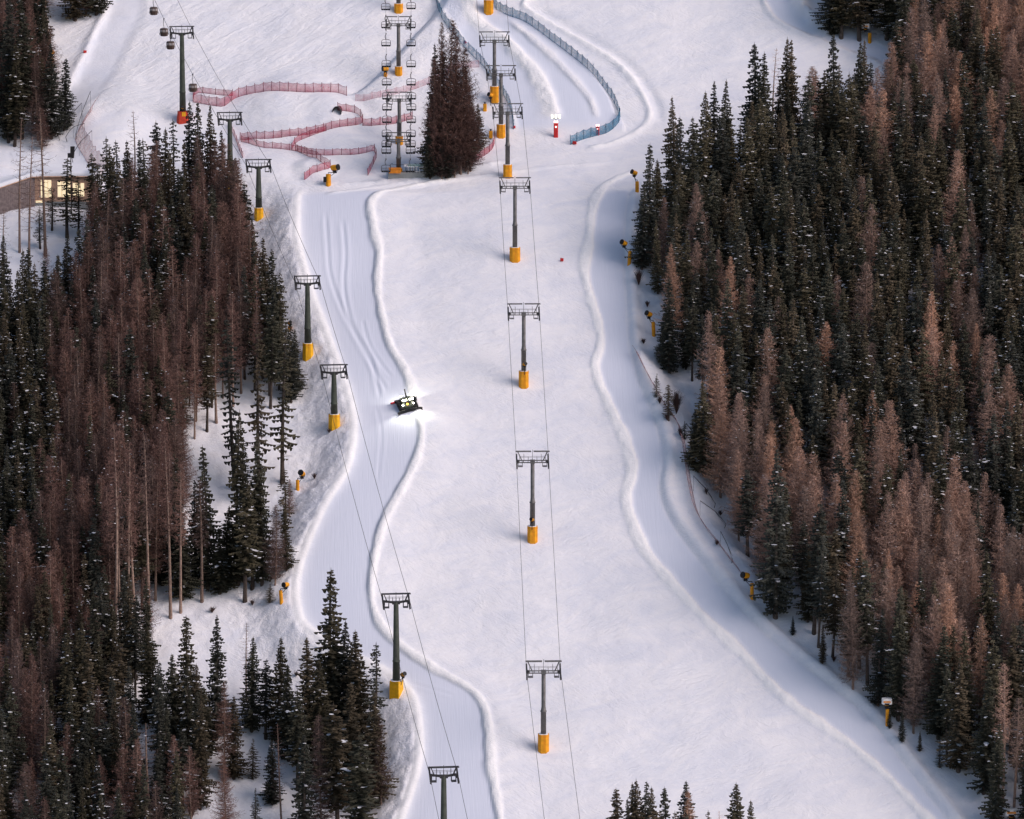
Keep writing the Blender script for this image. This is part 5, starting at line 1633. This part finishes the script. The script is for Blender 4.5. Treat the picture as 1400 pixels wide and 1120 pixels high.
# --- labels: what a tree looks like and where in its wood it stands
MARKS = [(-1e9, 'cut off by the top edge'), (0, 'topmost rows'), (40, 'level with the path at top right'), (85, 'level with the chairlift masts'), (135, 'level with the three bright lamps'), (185, 'level with the chairlift station'),
         (235, 'level with the lone pylon heads below the nets'), (285, 'level with the orange-footed pylon on the open piste'), (335, 'level with the small red piste marker'), (385, 'level with the bare bush by the piste'), (430, 'level with two snow guns'),
         (480, 'just above the snow groomer'), (530, 'level with the snow groomer'), (580, 'just below the snow groomer'), (630, 'level with the left bank snow gun'), (690, 'level with the mid piste pylon foot'), (750, 'level with the lowest curved pole'),
         (810, 'level with the snow gun ending the pale net'), (870, 'level with the lowest piste pylon head'), (930, 'level with the covered snow gun'), (990, 'level with the lowest piste pylon foot'), (1050, 'in the lowest rows')]
PLACE = {ZR: 'right wood', Z3: 'left wood', Z1: 'lower left clump', Z2: 'left middle clump', Z4: 'top left trees', Z5: 'clump by the chairlift', Z6: 'bottom row'}
rowsd = {}
for t in single:
    if t['label']: continue
    v = t['tip'][1]
    mk = [m for a, m in MARKS if v >= a][-1]
    rowsd.setdefault((t['zone'], mk, VAR[t['key']].adj), []).append(t)
for (zn, mk, adj), L in rowsd.items():
    L.sort(key=lambda t: t['tip'][0])
    for i, t in enumerate(L):
        pl = PLACE[zn]
        if len(L) == 1: t['label'] = f'only {adj} in the {pl} with tip {mk}'
        else: t['label'] = f'{adj}, {ORD[i]} from left among its like, {pl}, {mk}'
        t['label'] = ' '.join(t['label'].split()[:16])
used = {}
def place(t):
    V = VAR[t['key']]
    root = bpy.data.objects.new('spruce_tree' if V.kind == 'spruce' else 'larch_tree', None)
    root.empty_display_size = .5
    C.objects.link(root)
    root.location = t['P']; root.rotation_euler = (tr.uniform(-.03, .03), tr.uniform(-.04, .04), t['rot'])
    k = t['H'] / HH
    root.scale = (k * t['wf'], k * t['wf'], k)
    tag(root, t['label'], V.kind, ('spruces of the ' if V.kind == 'spruce' else 'larches of the ') + PLACE[t['zone']])
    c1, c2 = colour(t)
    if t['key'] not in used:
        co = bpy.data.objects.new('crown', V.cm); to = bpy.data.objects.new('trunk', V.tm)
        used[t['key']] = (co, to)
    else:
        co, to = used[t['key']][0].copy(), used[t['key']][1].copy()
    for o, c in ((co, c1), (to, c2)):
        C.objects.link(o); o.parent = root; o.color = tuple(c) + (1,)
for t in single: place(t)

# --- the rest of each wood, trees one cannot tell apart: one object per kind
def np_mesh(me):
    nv = len(me.vertices); co = np.empty(nv * 3, np.float32); me.vertices.foreach_get('co', co)
    nl = len(me.loops); li = np.empty(nl, np.int32); me.loops.foreach_get('vertex_index', li)
    npol = len(me.polygons); ls = np.empty(npol, np.int32); me.polygons.foreach_get('loop_start', ls)
    mi = np.empty(npol, np.int32); me.polygons.foreach_get('material_index', mi)
    return co.reshape(-1, 3), li, ls, mi
cache = {}
for kd, nm, lab in (('spruce', 'spruce_forest', 'mass of further dark spruces filling both woods behind the nearer trees'), ('larch', 'larch_forest', 'mass of further bare larches filling both woods behind the nearer trees')):
    co_, li_, ls_, mi_, col_ = [], [], [], [], []
    nv = nl = 0
    for t in trees:
        if id(t) in sid or VAR[t['key']].kind != kd: continue
        V = VAR[t['key']]
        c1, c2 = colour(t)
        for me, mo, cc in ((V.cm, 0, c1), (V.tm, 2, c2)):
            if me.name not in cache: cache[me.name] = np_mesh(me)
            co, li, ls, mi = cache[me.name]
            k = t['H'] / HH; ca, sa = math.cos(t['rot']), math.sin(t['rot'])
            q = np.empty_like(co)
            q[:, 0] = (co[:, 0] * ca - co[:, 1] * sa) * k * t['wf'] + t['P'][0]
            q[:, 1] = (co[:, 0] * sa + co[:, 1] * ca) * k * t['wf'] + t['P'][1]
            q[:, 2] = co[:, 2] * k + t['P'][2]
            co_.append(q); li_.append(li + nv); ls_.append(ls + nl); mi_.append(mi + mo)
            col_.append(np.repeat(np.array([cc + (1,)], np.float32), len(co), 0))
            nv += len(co); nl += len(li)
    if not co_: continue
    me = bpy.data.meshes.new(nm)
    co = np.concatenate(co_); li = np.concatenate(li_); ls = np.concatenate(ls_); mi = np.concatenate(mi_)
    me.vertices.add(len(co)); me.vertices.foreach_set('co', co.ravel())
    me.loops.add(len(li)); me.loops.foreach_set('vertex_index', li.astype(np.int32))
    me.polygons.add(len(ls)); me.polygons.foreach_set('loop_start', ls.astype(np.int32)); me.polygons.foreach_set('material_index', mi.astype(np.int32))
    a = me.attributes.new('tint', 'FLOAT_COLOR', 'POINT'); a.data.foreach_set('color', np.concatenate(col_).ravel())
    me.update(calc_edges=True)
    def tint_mat(src):
        m = M[src].copy(); m.name = src + '_of_forest'
        t_ = m.node_tree
        oi = [n for n in t_.nodes if n.type == 'OBJECT_INFO'][0]
        at_ = t_.nodes.new('ShaderNodeAttribute'); at_.attribute_name = 'tint'
        for l in list(oi.outputs['Color'].links):
            t_.links.new(at_.outputs['Color'], l.to_socket)
        return m
    me.materials.append(tint_mat(kd)); me.materials.append(M['tsnow']); me.materials.append(tint_mat('bark'))
    o = bpy.data.objects.new(nm, me); C.objects.link(o)
    o['kind'] = 'stuff'; tag(o, lab, kd + ' forest')
    print(nm, len(ls), 'faces')
